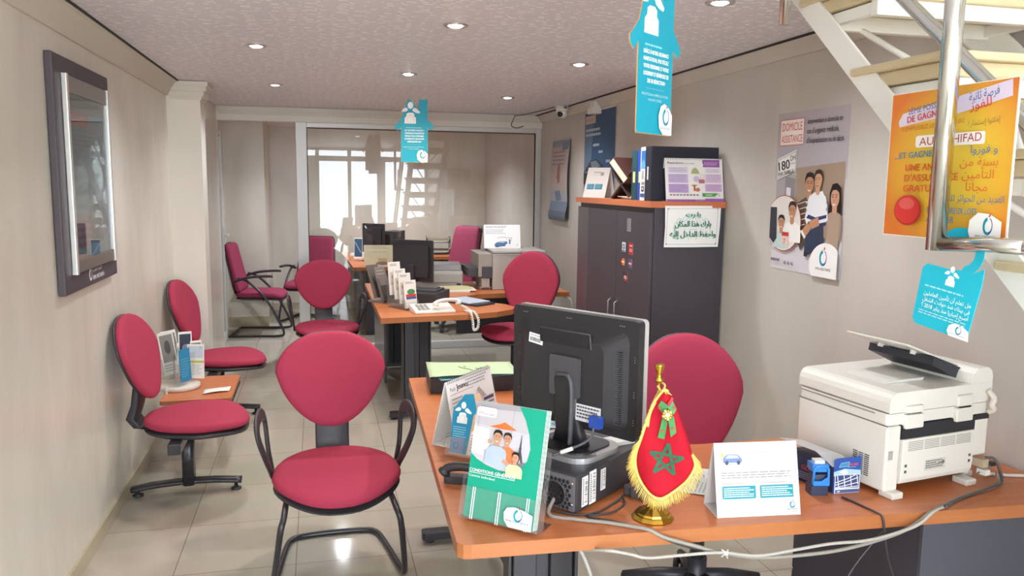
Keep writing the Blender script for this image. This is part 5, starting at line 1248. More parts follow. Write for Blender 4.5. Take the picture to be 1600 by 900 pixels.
MB().prism([(-.14, .3155), (.02, .3155), (.03, .324), (-.10, .322)], .09, .25, mat('#d5d2cc', .5), 'y').build('output_sheet', t)
m = MB().box((-.154, -.001, .172), (.149, .013, .214), mat('#23242a', .5)).box((.149, -.001, .20), (.208, .004, .216), mat('#23242a', .5)); m.build('rear_slot', t)
m = MB(); m.loft([[(x, y, z) for (y, z) in ((.012, .034), (.002, .036), (-.004, .05), (-.006, .08), (-.006, .172), (.012, .172))] for x in (-.150, .146)], IV, False); rd = m.build('rear_door', t, bevel=.002)
m = MB()
for k in range(6):
    for q in range(4): m.box((-.13 + q * .066, -.0072, .136 + k * .0052), (-.07 + q * .066, -.006, .1378 + k * .0052), mat('#9b978f', .6))
m.build('vent_slots', rd)
S = Sheet(.085, .032, '#c9c6bd', .0006); S.stripes(.05, .1, .95, .9, 4, '#5b5954', .5, .5); S.rect(.62, .3, .82, .62, '#8d8a84'); S.circ(.88, .4, .006, '#6d6a66'); o = S.build('rating_label', rd); o.location = (-.015, -.0062, .068)
m = MB()
for (x, z) in ((-.135, .088), (-.135, .07), (.13, .09), (.13, .072)): m.box((x - .004, -.0072, z), (x + .004, -.006, z + .008), mat('#4c4a48', .6))
m.build('screw_holes', rd)
for (x, hh) in ((-.115, .262), (.09, .275)):
    m = MB().box((x - .035, -.012, .205), (x + .035, .01, .248), IV).box((x - .032, -.011, .252), (x + .032, .012, hh + .012), IV).box((x - .022, -.0105, .246), (x + .026, .0, .254), mat('#8c8a86' if x < 0 else '#26262b', .4, .4)); m.build('hinge', t, bevel=.004)
m = MB()
for k in range(11):
    for q in range(3): m.box((-.2112, .12 - q * .022 - .017, .048 + k * .0062), (-.21, .12 - q * .022, .0506 + k * .0062), mat('#2c2b2d', .6))
m.build('side_vent', t)
MB().box((-.2006, -.0008, .115), (-.183, .0, .142), mat('#a5a19a', .4)).build('rear_button', t)
for (x, y) in ((-.175, .0), (.13, .0), (.19, .06)):
    MB().box((x - .022, y - .022, 0), (x + .022, y + .03, .02), IV).build('foot', t, bevel=.004)
MB().box((-.19, .3, 0), (.19, .35, .02), IVD).build('front_foot', t)
MB().box((-.2108, .05, .243), (-.2095, .35, .2455), mat('#77746e', .6)).box((-.2108, .0, .216), (-.2095, .36, .2185), mat('#77746e', .6)).build('seam', t)
m = MB().tube(smooth_path([(.19, -.004, .29), (.195, -.022, .27), (.188, -.022, .25), (.20, -.02, .235), (.196, -.006, .222)], 5), .009, mat('#d8cfc4', .4), 8); m.build('feeder_arm', t)
m = MB().box((.174, -.02, .05), (.20, .02, .075), mat('#b9a68e', .6)).box((.176, -.03, .028), (.196, .0, .045), OFFW).tube([(.176, -.01, .03), (.235, -.0, .046)], .006, mat('#8d8b88', .4), 8).box((.232, -.008, .044), (.25, .008, .056), BPL); m.build('cable_plugs', t)

# --- box, stamp
t = thing('blue_carton', 'small blue carton with a grey lid flap beside the printer side', 'box', (1.512, 1.968, ZD), -3)
m = MB().box((-.042, .004, .0), (.042, .012, .0), PAPER)
m = MB(); m.loft([[(-.044, .004, z), (.040, .004, z), (-.03, .19, z), (-.11, .19, z)] for z in (0, .08)], mat('#24304f', .4), False); m.build('carton', t, bevel=.001)
m = MB(); m.add([(-.046, .004, .081), (.040, .004, .081), (-.03, .20, .100), (-.115, .20, .112), (-.062, .07, .108), (.02, .07, .094)], [(0, 1, 5, 4), (4, 5, 2, 3)], mat('#b4b3b3', .4)); m.build('lid_flap', t, solid=.001)
S = Sheet(.088, .108, '#2f4f97', .0012, outline=[(0, .04), (.10, 0), (1, -.03), (1, 1), (0, 1)])
S.poly([(0, .38), (.4, .30), (1, .36), (1, .5), (0, .5)], '#9fc3e0'); S.poly([(.2, .40), (.4, .32), (.55, .42), (.4, .46)], '#e4f0f8'); S.poly([(.25, .14), (.55, .11), (.53, .24), (.18, .25)], '#3f86ae'); S.line([(.25, .14), (.55, .11), (.53, .24), (.18, .25), (.25, .14)], .0012, '#9fc9dc'); S.text('GLASS', .55, .21, .07, '#d8564f', width=.33, bold=.03); S.stripes(.5, .245, .9, .275, 1, '#8fb2d8', .6)
S.rect(.04, .46, .97, .99, '#eef1f4'); S.rect(.06, .475, .95, .85, '#3c4a7a')
for pts in ([(.06, .68), (.5, .58), (.8, .48)], [(.06, .75), (.5, .66), (.9, .56)], [(.06, .82), (.5, .76), (.92, .70)], [(.12, .48), (.2, .85)], [(.36, .48), (.42, .83)], [(.6, .48), (.66, .80)], [(.84, .48), (.90, .76)], [(.06, .84), (.95, .80)]): S.line(pts, .0022, '#eef1f4')
S.rect(.06, .88, .95, .97, '#565f92'); S.disc(.18, .93, .06, .02, '#e3e7ee')
o = S.build('front_face', t)
S = Sheet(.15, .064, None, .0003); S.text('GLASS', .42, .38, .2, '#c9554f', width=.35, bold=.03); S.stripes(.3, .52, .8, .9, 4, '#8a93ad', .45); S.poly([(.1, .2), (.38, .62), (.34, .66), (.08, .3)], '#6f86b8')
o = S.build('side_print', t); o.location = (-.077 - .001, .097, .002); o.rotation_euler = (0, 0, R(-70.5))
t = thing('hand_stamp', 'blue-framed self-inking hand stamp between the white card and the carton', 'stamp', (1.425, 1.985, ZD), -12)
m = MB().rbox((-.026, -.02, 0), (.026, .024, .028), .004, mat('#2c3650', .4), 'z').rbox((-.020, -.014, .028), (.020, .02, .062), .004, mat('#39435a', .4), 'z'); m.build('base', t, bevel=.002)
m = MB(); m.tube([(-.022, -.022, .036), (-.020, -.022, .082), (-.012, -.022, .090), (.012, -.022, .090), (.022, -.022, .082), (.024, -.022, .036), (-.022, -.022, .036)], .0042, mat('#2d7fd0', .35), 8); m.box((-.022, -.026, .032), (.026, -.018, .046), mat('#2d7fd0', .35)).box((-.024, -.02, .072), (.024, .022, .094), mat('#2d7fd0', .35)); m.add([(0, -.0265, .046), (.026, -.0265, .046), (.02, -.0265, .06), (.008, -.0265, .052)], [(0, 1, 2, 3)], mat('#2d7fd0', .35)); m.build('frame', t)
MB().rbox((-.016, -.012, .094), (.016, .014, .104), .004, mat('#c9cdd2', .3), 'z').build('cap', t, bevel=.002)
# ================================================================ things on the cupboard
ZK = CZ + .034
def cab_card(S):
    S.rect(.30, .14, .62, .17, '#a7a4a6'); S.stripes(.30, .18, .75, .28, 3, '#c2bebc', .4); S.rect(.62, .16, .76, .27, '#a88e8a'); S.rect(.10, .55, .42, .73, '#3f7f9a'); S.rect(.46, .55, .80, .73, '#3f7f9a'); S.stripes(.12, .57, .40, .71, 3, '#7fb0c4', .4); S.stripes(.48, .57, .78, .71, 3, '#7fb0c4', .4)
easel('desk_card', 'white A-frame card with two blue boxes on the left end of the cupboard top', 'desk card', (CX + .10, 5.13, ZK), -50, .17, .20, .14, cab_card, spiral=False, base='#d9d3cc')
t = thing('book_stand', 'dark wooden folding X-shaped book stand on the cupboard top', 'book stand', (CX + .13, 4.66, ZK), -62)
DW = mat('#3a2724', .5, noise=.1, scale=30, name='dark_walnut')
for s in (-1, 1):
    m = MB(); m.at((0, 0, .0), (0, s * 40, 0)); 
    m.at((s * .075, 0, .004), (0, -s * 42, 0)); m.box((-.006, -.085, 0), (.006, .085, .225), DW); m.build('leaf', t, bevel=.002)
t = thing('closed_book', 'thick old brown-covered book resting on the folding book stand', 'book', (CX + .13, 4.66, ZK + .15), -62)
m = MB(); m.at((-.016, 0, .020), (0, 46, 0)); m.box((-.085, -.095, -.014), (.085, .095, .026), mat('#d9c6a2', .7)); pg = m.build('page_block', t)
m = MB(); m.at((-.016, 0, .020), (0, 46, 0)); BR = mat('#4a2a26', .55, noise=.15, scale=40); m.box((-.09, -.10, -.019), (.09, .10, -.014), BR).box((-.09, -.10, .026), (.09, .10, .031), BR).box((.085, -.10, -.014), (.09, .10, .026), BR); m.build('cover', t, bevel=.002)
o = MB().rbox((-.05, -.075, 0), (.05, .075, .028), .004, mat('#c9a64e', .5), 'z').box((-.046, -.0755, .006), (.046, -.075, .022), ink('#e9ddb8')).build('yellow_book', bevel=.002); put(o, (CX + .30, 4.80, ZK + .095), 20); tag(o, 'yellow book lying on the dark box behind the book stand', 'book')
t = thing('dark_box', 'dark grey box behind the white card on the cupboard top', 'box', (CX + .30, 4.80, ZK), 10)
MB().box((-.10, -.12, 0), (.10, .12, .092), mat('#33323a', .5)).build('body', t, bevel=.002); S = Sheet(.075, .062, '#8d8f96', .0006); S.stripes(.1, .15, .9, .85, 3, '#bfc1c6'); o = S.build('paper_label', t); o.location = (-.1002, -.05, .015); o.rotation_euler = (0, 0, R(-90))
for k, (c, lb) in enumerate((('#c3a79b', 'lowest'), ('#b58478', 'middle'), ('#d9cfc4', 'topmost'))):
    S = Sheet(.15, .10, c, .004); S.stripes(.1, .2, .9, .8, 3, '#8f6f66', .4); o = S.build('card_pack'); o.location = (CX + .085, 4.555 + .01 * k, ZK + .0045 + .0046 * k); o.rotation_euler = (R(-90), 0, R(-75 + 8 * k)); tag(o, 'printed card lying on the cupboard top before the binders, ' + lb + ' of three', 'card', 'printed cards before the binders')
def binder(name, y0, y1, h, c, label, draw=None, x0=.045, dpt=.28):
    t = thing(name, label, 'binder', (CX + x0, (y0 + y1) / 2, ZK)); w = y1 - y0
    m = MB().box((0, -w / 2, 0), (.006, w / 2, h), ink(c)).box((.006, -w / 2, 0), (dpt, -w / 2 + .003, h), ink(c)).box((.006, w / 2 - .003, 0), (dpt, w / 2, h), ink(c)); m.build('cover', t, bevel=.0015)
    MB().box((.008, -w / 2 + .004, .006), (dpt - .01, w / 2 - .004, h - .012), PAPER).build('paper_block', t)
    if draw: S = Sheet(w * .7, h * .92, None, .0004); draw(S); o = S.build('spine_label', t); o.location = (-.0004, 0, h * .04); o.rotation_euler = (0, 0, R(-90))
    return t
def yl(S): S.rect(.22, .42, .78, .66, '#d9d38c')
def bl(S):
    S.rect(0, 0, 1, 1, '#e9e8e4'); S.rect(.0, .03, 1, .40, '#2e6aa8'); S.poly([(0, .40), (0, .28), (.6, .2), (1, .3), (1, .4)], '#5d9ccb'); S.stripes(.15, .44, .85, .62, 6, '#2c2d33', .5); S.text('2018', .5, .72, .06, '#2c2d33', 'c', .7, bold=.03); S.rect(.2, .75, .8, .86, '#2c2d33'); S.disc(.5, .80, .14, .03, '#e9e8e4'); S.rect(.0, .9, 1, .97, '#2f5f9a')
binder('lever_binder', 4.345, 4.425, .285, '#23454a', 'dark green binder with a yellow spine label on the cupboard top', yl)
binder('lever_binder', 4.265, 4.340, .285, '#27459a', 'royal blue binder with a yellow spine label on the cupboard top', yl)
binder('lever_binder', 4.175, 4.260, .298, '#e4e2dd', 'white binder with a blue printed spine on the cupboard top', bl, x0=.03)
binder('lever_binder', 4.085, 4.17, .298, '#2c2d38', 'dark blue-grey binder standing behind the purple calendar on the cupboard top', lambda S: S.rect(.3, .36, .62, .62, '#d6d3cd'), x0=.02, dpt=.40)
def pcal(S):
    S.text('Assurance', .04, .135, .06, '#4a4550', width=.26, bold=.02); S.text('Retraite', .31, .135, .035, '#6a6570', width=.2); S.line([(.02, .165), (.42, .165)], .001, '#c9a6c0'); S.poly([(.65, .03), (.95, .03), (.95, .20), (.65, .20), (.665, .15), (.65, .10)], '#9a5fa8'); S.stripes(.68, .09, .92, .17, 3, '#d3b4d9')
    for (a, b, c) in ((.21, .34, '#ddd6e8'), (.37, .57, '#c9b5d8'), (.60, .80, '#bd9fd0')): S.rect(.05, a, .39, b, c); S.stripes(.07, a + .015, .37, b - .01, 5, '#9c8fae', .35)
    for (a, b, c) in ((.23, .34, '#ece3ea'), (.37, .57, '#dcc6dd'), (.60, .77, '#cfa9d0')): S.rect(.68, a, .97, b, c); S.stripes(.71, a + .015, .95, b - .01, 4, '#b097b4', .35)
    S.poly([(.44, .36), (.47, .25), (.52, .22), (.56, .27), (.59, .36)], '#a9b07c'); S.rect(.46, .30, .5, .36, '#c9a96a'); S.disc(.53, .48, .05, .07, '#c6b8d6'); S.disc(.63, .42, .035, .05, '#e6b9b0'); S.disc(.63, .42, .025, .036, '#f1e6e4'); S.rect(.57, .49, .67, .58, '#b06a78'); S.disc(.49, .63, .05, .02, '#c99a4a'); S.rect(.475, .63, .505, .76, '#a8623c'); S.disc(.545, .73, .04, .045, '#c97a6a')
    for k in range(9): S.rect(.06 + .057 * k, .835, .10 + .057 * k, .87, ('#8a8a92', '#a9747a', '#7f8f7a')[k % 3], keep=True)
    S.poly([(.62, .81), (.90, .81), (.84, .89), (.62, .89)], '#5f9a55'); S.stripes(.68, .84, .8, .87, 1, '#d9ecd6', .7); S.logo(.915, .85, .007); S.poly([(0, .955), (.66, .955), (.68, .935), (1, .935), (1, 1), (0, 1)], '#9a5fa8'); S.text('RMA WATANYA', .5, .985, .022, '#dcc0e0', width=.16)
easel('desk_calendar', 'purple and white spiral calendar standing on the cupboard top before the dark binder', 'desk calendar', (CX + .262, 4.055 + .02, ZK), 0, .345, .235, .085, pcal)

# ================================================================ things on the second desk
def flat_monitor(loc_, rz, w, h, label, tilt=6, sticker_=True):
    t = thing('computer_monitor', label, 'monitor', loc_, rz)
    m = MB().rbox((-w / 2, 0, .10), (w / 2, .018, .10 + h), .01, BPL, 'y').rbox((-w / 2 + .03, -.022, .14), (w / 2 - .03, 0, .06 + h), .02, BPL, 'y'); m.build('housing', t, bevel=.004)
    MB().box((-w / 2 + .014, .0182, .118), (w / 2 - .014, .019, .088 + h), mat('#15161a', .15)).build('screen', t)
    MB().box((-.03, -.035, .01), (.03, -.012, .24), BPL).build('stand_column', t, bevel=.004)
    MB().prism(rrect(-.11, -.10, .11, .09, .05, 6), 0, .012, BPL).build('stand_base', t, bevel=.003)
    if sticker_: S = Sheet(.028, .028, '#b9b7b6', .0005); S.rect(.2, .2, .8, .8, '#55545a'); o = S.build('label_sticker', t); o.location = (-w / 2 + .05, -.0005, .10 + h - .09)
    return t
flat_monitor((.745, 6.46, ZD), -36, .37, .34, 'black monitor seen from behind on the second desk')
t = thing('docking_box', 'black low box under the monitor on the second desk', 'computer', (.765, 6.02, ZD), -28)
MB().box((-.17, -.16, 0), (.17, .16, .085), BPL).build('case', t, bevel=.005); MB().box((-.14, -.06, .085), (.14, .12, .10), BPL2).box((-.03, .0, .10), (.12, .08, .112), mat('#5a565a', .5)).build('keyboard_top', t, bevel=.003)
t = thing('desk_telephone', 'white desk telephone with coiled cord on the second desk', 'telephone', (.79, 5.52, ZD), 8)
m = MB(); m.loft([[(x, y, z) for (y, z) in ((-.09, 0), (-.09, .018), (.09, .05), (.09, 0))] for x in (-.16, .13)], OFFW, False); m.build('body', t, bevel=.006)
m = MB(); m.tube(smooth_path([(-.01, -.06, .05), (.0, -.055, .075), (.07, -.05, .088), (.15, -.05, .08), (.16, -.055, .055)], 6), [.02] * 5 + [.013] * 15 + [.02] * 5, OFFW, 12, flat=(1, 1.7)); m.build('handset', t)
m = MB(); base = smooth_path([(.165, -.06, .05), (.20, -.08, .035), (.225, -.12, .014), (.235, -.20, .012), (.238, -.262, -.03), (.232, -.262, -.085), (.205, -.258, -.095), (.198, -.254, -.04), (.20, -.20, .012), (.19, -.10, .012)], 20)
m.tube([p + Vector((.007 * math.cos(i * 1.25), .0, .007 * math.sin(i * 1.25))) for i, p in enumerate(base)], .0042, OFFW, 6); m.build('coiled_cord', t)
m = MB()
for r_ in range(4):
    for c_ in range(3): m.box((-.13 + c_ * .03, -.06 + r_ * .03, .028 + r_ * .006), (-.11 + c_ * .03, -.042 + r_ * .03, .033 + r_ * .006), mat('#a9a6a0', .5))
m.build('keypad', t)
# leaflet rack
t = thing('leaflet_rack', 'clear stepped leaflet rack at the front corner of the second desk', 'leaflet stand', (.60, 5.70, ZD), 28)
m = MB().box((-.055, -.10, 0), (.055, .14, .006), ACRYL)
for k in range(4): m.box((-.055, -.095 + .065 * k, .006), (.055, -.092 + .065 * k, .06), ACRYL).box((-.055, -.05 + .065 * k, .006), (.055, -.047 + .065 * k, .13 + .03 * k), ACRYL)
for x in (-.055, .053): m.box((x, -.10, .006), (x + .002, .14, .075), ACRYL)
m.build('rack', t)
def lf(cx_, cols):
    def d(S):
        S.stripes(.12, .06, .8, .14, 2, '#7b7a80', .5)
        if cols: S.disc(.55, .42, .34, .10, '#4f8f5a'); S.rect(.1, .50, .95, .60, '#c9473f'); S.rect(.1, .60, .95, .68, '#3c5fa0'); S.logo(.75, .90, .006)
        else: S.rect(.08, .3, .92, .7, '#c9c2ba'); S.disc(.5, .45, .3, .1, '#9c8d80')
    return d
c, s = math.cos(R(28)), math.sin(R(28))
for k, (lb, h) in enumerate((('white leaflet with a green and red picture, lowest and nearest in the clear rack', .20), ('white folded leaflet in the second step of the clear rack', .22), ('leaflet with a brown picture in the third step of the clear rack', .22), ('tall white leaflet at the back of the clear rack before the monitor', .24))):
    ly = -.075 + .065 * k; leaflet('leaflet', .10, h, (.60 - s * ly + .0 * c, 5.70 + c * ly, ZD + .012 + .025 * k), 28, 7, lf(0, k == 0), lb, thick=.012)
t = thing('leaflet_holder', 'grey smoked leaflet holder at the left edge of the second desk', 'leaflet stand', (.485, 6.02, ZD), 40)
GA = mat('#6d645f', .35, name='smoked_plastic')
m = MB()
for k in range(2):
    m.at((0, -.03 + .08 * k, .012 + .02 * k), (-20, 0, 0)); m.box((-.06, 0, 0), (.06, .004, .26), GA).box((-.06, -.03, 0), (.06, -.027, .12), mat('#4b4543', .35)).box((-.06, -.027, 0), (-.057, 0, .18), GA).box((.057, -.027, 0), (.06, 0, .18), GA).box((-.06, -.027, 0), (.06, 0, .003), GA)
m.M = Matrix.Identity(4); m.box((-.06, -.05, 0), (.06, .12, .014), GA); m.build('holder', t)
def dk(S): S.rect(.05, .05, .95, .95, '#7d736d'); S.stripes(.1, .1, .9, .3, 2, '#a59a92')
leaflet('leaflet', .10, .25, (.497, 6.005, ZD + .03), 40, 20, dk, 'dim grey-brown leaflet in the smoked holder', thick=.004, base='#8d827b')
# magazines, papers, fax
for k, (x, y, rz, cc, lb) in enumerate(((1.12, 5.86, 35, '#33343c', 'dark folder lying on the second desk beside the white telephone, lower'), (1.10, 5.92, 28, '#b9c4cf', 'pale blue brochure lying on the dark folder on the second desk'))):
    o = MB().box((-.10, -.15, 0), (.10, .15, .012 - .004 * k), ink(cc)).build('folder' if k == 0 else 'brochure', bevel=.001); put(o, (x, y, ZD + .0125 * k), rz); tag(o, lb, 'folder' if k == 0 else 'brochure')
t = thing('laser_printer', 'low grey laser printer behind the monitor on the second desk', 'printer', (1.03, 6.92, ZD), -6)
GR = mat('#a49f98', .5); GR2 = mat('#7f7a76', .5)
m = MB(); m.loft([[(x, y, z) for (y, z) in ((-.17, .0), (-.17, .13), (-.15, .15), (.17, .155), (.17, 0))] for x in (-.20, .20)], GR, False); m.build('body', t, bevel=.012)
MB().loft([[(x, y, z) for (y, z) in ((-.14, .15), (-.10, .20), (.15, .205), (.17, .155))] for x in (-.19, .19)], GR2, False).build('top_cover', t, bevel=.01)
MB().box((-.15, -.173, .05), (.15, -.165, .056), GR2).box((.145, -.174, .03), (.18, -.168, .045), mat('#33302f', .5)).build('front_seam', t)
m = MB(); m.tube(smooth_path([(-.235, -.12, .0), (-.235, -.12, .03), (-.235, -.11, .06), (-.235, -.10, .10), (-.235, -.10, .15)], 4), .018, OFFW, 8, flat=(1, .6)); m.sphere((-.232, -.13, .07), .022, OFFW, 10, 6); o = m.build('tape_dispenser'); put(o, (1.03, 6.92, ZD), -6); tag(o, 'white curved plastic dispenser standing between the monitor and the grey printer', 'dispenser')
for k, (c_, dx, lb) in enumerate((('#e3dfd6', .0, 'lowest'), ('#f0ede6', .05, 'middle'), ('#d9d3a0', .02, 'topmost, yellowish'))):
    o = MB().box((-.17, -.10, 0), (.17, .10, .010), ink(c_)).build('paper_sheaf', bevel=.001); put(o, (1.06 + dx, 6.57 + .01 * k, ZD + .0102 * k), -4 + 3 * k); tag(o, 'sheaf of papers in front of the grey laser printer, ' + lb, 'paper', 'paper sheaves before the grey printer')
# photocopier
t = thing('photocopier', 'grey white photocopier on the right run of the second desk', 'printer', (1.62, 6.84, ZD), -2)
CP = mat('#b7b2aa', .5); CP2 = mat('#a29a90', .5)
m = MB().box((-.17, -.26, .0), (.29, .22, .31), CP); m.build('body', t, bevel=.008)
MB().box((-.168, -.262, .312), (.29, .222, .335), CP).build('lid', t, bevel=.006)
m = MB(); m.box((-.29, -.24, .11), (-.17, .20, .31), CP2).box((-.27, -.2, .0), (-.17, .18, .02), CP); m.build('side_unit', t, bevel=.006)
m = MB().box((-.26, -.255, .10), (-.172, -.235, .20), BPL2).box((-.38, -.22, .11), (-.29, .16, .19), mat('#3f3d3f', .4)).box((-.26, -.24, .02), (-.19, .1, .10), CP); m.build('output_tray', t, bevel=.004)
m = MB(); m.tube(smooth_path([(.08, -.2635, .335), (.08, -.2635, .302), (.10, -.2635, .295), (.17, -.2635, .293), (.215, -.2635, .26), (.225, -.2635, .22)], 5), .0022, mat('#57534f', .6), 5); m.box((-.15, -.2625, .295), (.08, -.2612, .297), mat('#6d6863', .6)); m.build('panel_seam', t)
def ccard(S):
    S.stripes(.05, .06, .72, .16, 2, '#8b8b90', .4); S.stripes(.05, .20, .6, .42, 4, '#a5a5aa', .35)
    S.poly([(.28, .84), (.33, .76), (.45, .70), (.62, .70), (.64, .80), (.5, .92), (.3, .95)], '#54739c'); S.poly([(.38, .74), (.46, .71), (.6, .71), (.52, .77)], '#b7c6d8'); S.line([(.38, .60), (.38, .54), (.60, .52), (.62, .64)], .003, '#b8625e'); S.line([(.64, .56), (.76, .55), (.74, .72)], .003, '#7f7a86'); S.rect(.68, .62, .72, .82, '#5b78a6'); S.disc(.36, .92, .03, .03, '#32343e'); S.disc(.55, .88, .03, .03, '#32343e'); S.logo(.91, .86, .008)
easel('desk_card', 'white A-frame card with a blue car drawing on top of the photocopier', 'desk card', (1.585, 6.88, ZD + .336), -4, .325, .205, .11, ccard, spiral=False)
# ================================================================ back room
t = thing('executive_chair', 'wine red tall-backed swivel chair in the back room behind the grey printer', 'chair', (1.42, 8.93, 0), -58)
cushion(rrect(-.235, -.25, .235, .25, .10, 6), .07, seat_warp(.44), REDD).build('seat', t)
cushion(square_back(.225, .33), .065, back_warp(.30, .83, .20, .2), REDD).build('backrest', t); cushion(square_back(.228, .335), .02, back_warp(.318, .83, .20, .2), BPL, dome=0).build('backrest_shell', t)
m = MB(); m.loft([[(x, y, z) for x, y in rrect(-.05, yc - .012, .05, yc + .012, .008, 2)] for (yc, z) in ((.10, .42), (.24, .42), (.285, .47), (.30, .6), (.33, .75))], BPL); m.cyl((0, 0, .1), (0, 0, .44), .03, BMET); m.build('column', t)
m = MB()
for k in range(5): a = R(72 * k + 20); m.tube([(0, 0, .13), (.15 * math.cos(a), .15 * math.sin(a), .11), (.29 * math.cos(a), .29 * math.sin(a), .08)], [.03, .024, .018], BPL, 10)
b = m.build('star_base', t)
for k in range(5): a = R(72 * k + 20); m = MB(); m.cyl((.29 * math.cos(a) - .02 * math.sin(a), .29 * math.sin(a) + .02 * math.cos(a), .028), (.29 * math.cos(a) + .02 * math.sin(a), .29 * math.sin(a) - .02 * math.cos(a), .028), .028, BPL, 14).cyl((.29 * math.cos(a), .29 * math.sin(a), .03), (.29 * math.cos(a), .29 * math.sin(a), .09), .008, BMET, 8); m.build('caster', b)
flat_monitor((.62, 9.28, ZD), -38, .30, .33, 'grey-black monitor behind the cream card in the back room', sticker_=False)
t = thing('computer_tower', 'narrow black computer tower beside the back room monitor', 'computer', (.87, 9.42, ZD), -30)
MB().box((-.08, -.14, 0), (.08, .14, .34), BPL).build('case', t, bevel=.006); MB().box((-.06, -.1415, .03), (.06, -.14, .32), BPL2).build('rear_panel', t)
def cr(S): S.stripes(.05, .05, .75, .2, 2, '#b3a787', .4); S.disc(.55, .86, .2, .08, '#7f7a74'); S.rect(.42, .62, .68, .78, '#cbb088'); S.stripes(.2, .3, .7, .4, 1, '#c2b695', .4)
easel('desk_card', 'large cream A-frame card on the near corner of the back room desk', 'desk card', (.66, 8.72, ZD), -3, .36, .225, .12, cr, spiral=False, base='#dccfae')
def bp(S): S.rect(.05, .05, .95, .9, '#3b5a74'); S.line([(.1, .2), (.8, .7)], .008, '#a9bcc9')
leaflet('leaflet', .10, .25, (.46, 9.55, ZD + .0), -10, 8, bp, 'dark blue leaflet standing at the left end of the back room desk', thick=.004)
for k, (x, y, rz, lb) in enumerate(((.55, 9.75, 10, 'white papers lying at the left end of the back room desk, nearer'), (.50, 10.05, -8, 'white papers lying at the left end of the back room desk, farther'))):
    o = MB().box((-.11, -.10, 0), (.11, .10, .012 + .01 * k), PAPER).build('paper_sheaf', bevel=.001); put(o, (x, y, ZD), rz); tag(o, lb, 'paper')
t = thing('letter_tray', 'black two-tier letter tray on the far side of the back room desk', 'tray', (1.50, 10.15, ZD), -6)
for k in range(2):
    z = .02 + .13 * k; m = MB().box((-.15, -.15, z), (.15, .15, z + .006), BPL).box((-.15, -.15, z), (-.144, .15, z + .07), BPL).box((.144, -.15, z), (.15, .15, z + .07), BPL)
    m.tube(smooth_path([(-.15, -.155, z + .07), (-.12, -.157, z + .03), (-.09, -.157, z + .012), (.09, -.157, z + .012), (.12, -.157, z + .03), (.15, -.155, z + .07)], 4), .006, mat('#a9a8a8', .3, .6), 8); m.build('tier', t)
m = MB()
for x in (-.147, .147):
    for y in (-.14, .14): m.box((x - .004, y - .004, 0), (x + .004, y + .004, .20), BPL)
m.build('post', t)
for k, lb in enumerate(('lower', 'upper')):
    m = MB().box((-.135, -.13, 0), (.135, .13, .03 + .012 * k), ink('#6a665f' if k == 0 else '#8f8670')).box((-.13, -.131, .008), (.13, -.13, .022), ink('#c4bba6')); o = m.build('paper_sheaf', bevel=.002); put(o, (1.50, 10.15, ZD + .0265 + .13 * k), -6); tag(o, 'papers filling the ' + lb + ' tier of the black letter tray', 'paper')
o = MB().box((-.13, -.12, 0), (.13, .12, .62), BLACK).box((-.135, -.121, .05), (.11, -.12, .60), SLATE).build('floor_cabinet', bevel=.003); put(o, (1.86, 6.98, 0.02), 0)
bpy.data.objects.remove(o)

# ================================================================ cables
def cable(pts, r, c, label, n=8, name='cable', rough=.45, met=0):
    m = MB(); m.tube(smooth_path(pts, n), r, mat(c, rough, met), 8); o = m.build(name); tag(o, label, 'cable'); return o
zc = ZD + .0055
cable([(.63, 2.04, zc + .03), (.60, 1.99, zc), (.665, 1.944, zc), (.735, 1.908, zc), (.79, 1.872, zc), (.83, 1.842, .7545), (.866, 1.826, .738), (.937, 1.820, .714), (1.028, 1.815, .684), (1.127, 1.81, .663), (1.244, 1.802, .66), (1.383, 1.795, .667), (1.525, 1.788, .694), (1.60, 1.783, .724), (1.65, 1.784, .7545), (1.70, 1.805, zc), (1.78, 1.840, zc), (1.88, 1.875, zc), (1.97, 1.90, zc), (2.02, 1.925, zc + .004), (2.03, 1.945, ZD + .03)], .0055, '#8f887e', 'thick grey cable running from the computer over the front desk edge to the printer')
cable([(.66, 1.90, .69), (.704, 1.812, .725), (.766, 1.808, .710), (.81, 1.806, .697), (.9, 1.805, .695), (1.02, 1.806, .690), (1.125, 1.800, .673), (1.24, 1.792, .683), (1.339, 1.786, .692), (1.44, 1.780, .693), (1.53, 1.776, .707), (1.60, 1.772, .728), (1.655, 1.778, .7595), (1.70, 1.795, .7605)], .0045, '#a8a39b', 'thin pale cable sagging along the front desk edge, tied to the thick cable')
cable([(.84, 2.06, ZD + .012), (.83, 2.02, zc - .0025), (.77, 1.97, zc - .0025), (.70, 1.965, zc - .0025), (.76, 1.915, zc - .0025), (.80, 1.88, zc - .0025), (.828, 1.852, .7535), (.85, 1.834, .742), (.902, 1.830, .716), (.98, 1.826, .690), (1.01, 1.824, .686)], .003, '#3f3b3d', 'thin black cable from the scanner adapter falling over the front desk edge')
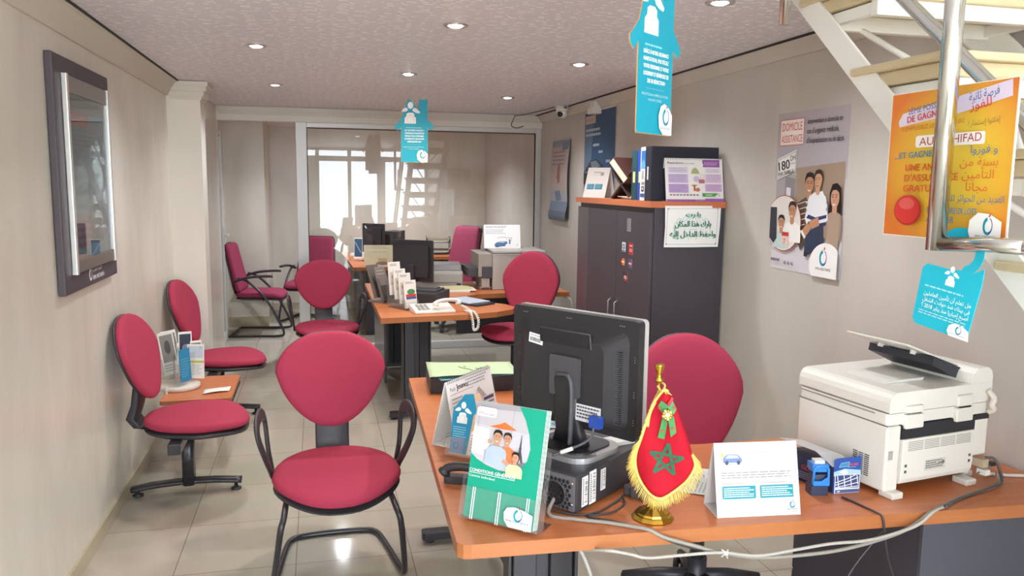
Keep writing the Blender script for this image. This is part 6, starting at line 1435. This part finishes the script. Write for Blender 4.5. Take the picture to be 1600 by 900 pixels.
cable([(.845, 2.065, ZD + .010), (.80, 2.03, zc - .0025), (.74, 1.985, zc - .0025), (.68, 1.978, zc - .0025), (.61, 2.02, zc - .0022)], .003, '#3f3b3d', 'thin black cable looping from the scanner adapter back to the computer')
cable([(1.475, 1.935, zc - .0022), (1.485, 1.90, zc - .0022), (1.492, 1.86, zc - .0022), (1.500, 1.815, zc - .0022), (1.506, 1.799, .745), (1.512, 1.796, .71), (1.522, 1.80, .67), (1.545, 1.81, .61), (1.58, 1.82, .53), (1.60, 1.82, .40)], .003, '#3a3638', 'thin black cable hanging over the front desk edge below the blue carton')
cable([(1.53, 1.822, .700), (1.502, 1.824, .662), (1.469, 1.826, .623), (1.432, 1.83, .566), (1.37, 1.835, .45)], .0022, '#4a4648', 'thin dark cable slanting down to the left below the front desk')
cable([(.655, 1.90, .70), (.672, 1.885, .66), (.69, 1.88, .60), (.70, 1.88, .50), (.70, 1.885, .38)], .0055, '#a09a92', 'grey cable hanging beneath the front corner of the front desk')
m = MB()
for k in range(3): a = R(120 * k); m.tube([(1.024 + .006 * math.cos(a), 1.806, .688 + .012 * math.sin(a)), (1.031, 1.800, .690), (1.038 - .004 * math.cos(a), 1.806, .684 - .014 * math.sin(a))], .0022, OFFW, 6)
m.sphere((1.031, 1.800, .689), .006, OFFW, 8, 6); o = m.build('cable_tie'); tag(o, 'small white tie knotted round the cables below the flag', 'cable tie')
cable([(2.0, 1.965, ZD + .075), (2.02, 1.95, ZD + .074), (2.03, 1.935, ZD + .04), (2.01, 1.905, zc + .010), (1.95, 1.88, zc + .010), (1.86, 1.852, zc + .010), (1.77, 1.820, zc + .0105), (1.70, 1.788, zc + .009)], .004, '#4d4a4a', 'dark cable falling from the printer rear and running along the desk edge')
cable([(2.03, 1.99, ZD + .012), (2.07, 1.995, zc), (2.12, 1.97, zc), (2.17, 1.955, zc)], .0055, '#d3cec5', 'short white cable lying on the desk at the right of the printer')
cable([(2.03, 6.42, .70), (2.06, 6.33, .69), (2.07, 6.31, .6), (2.075, 6.33, .45)], .006, '#c9c4ba', 'pale cable hanging at the right end of the second desk')
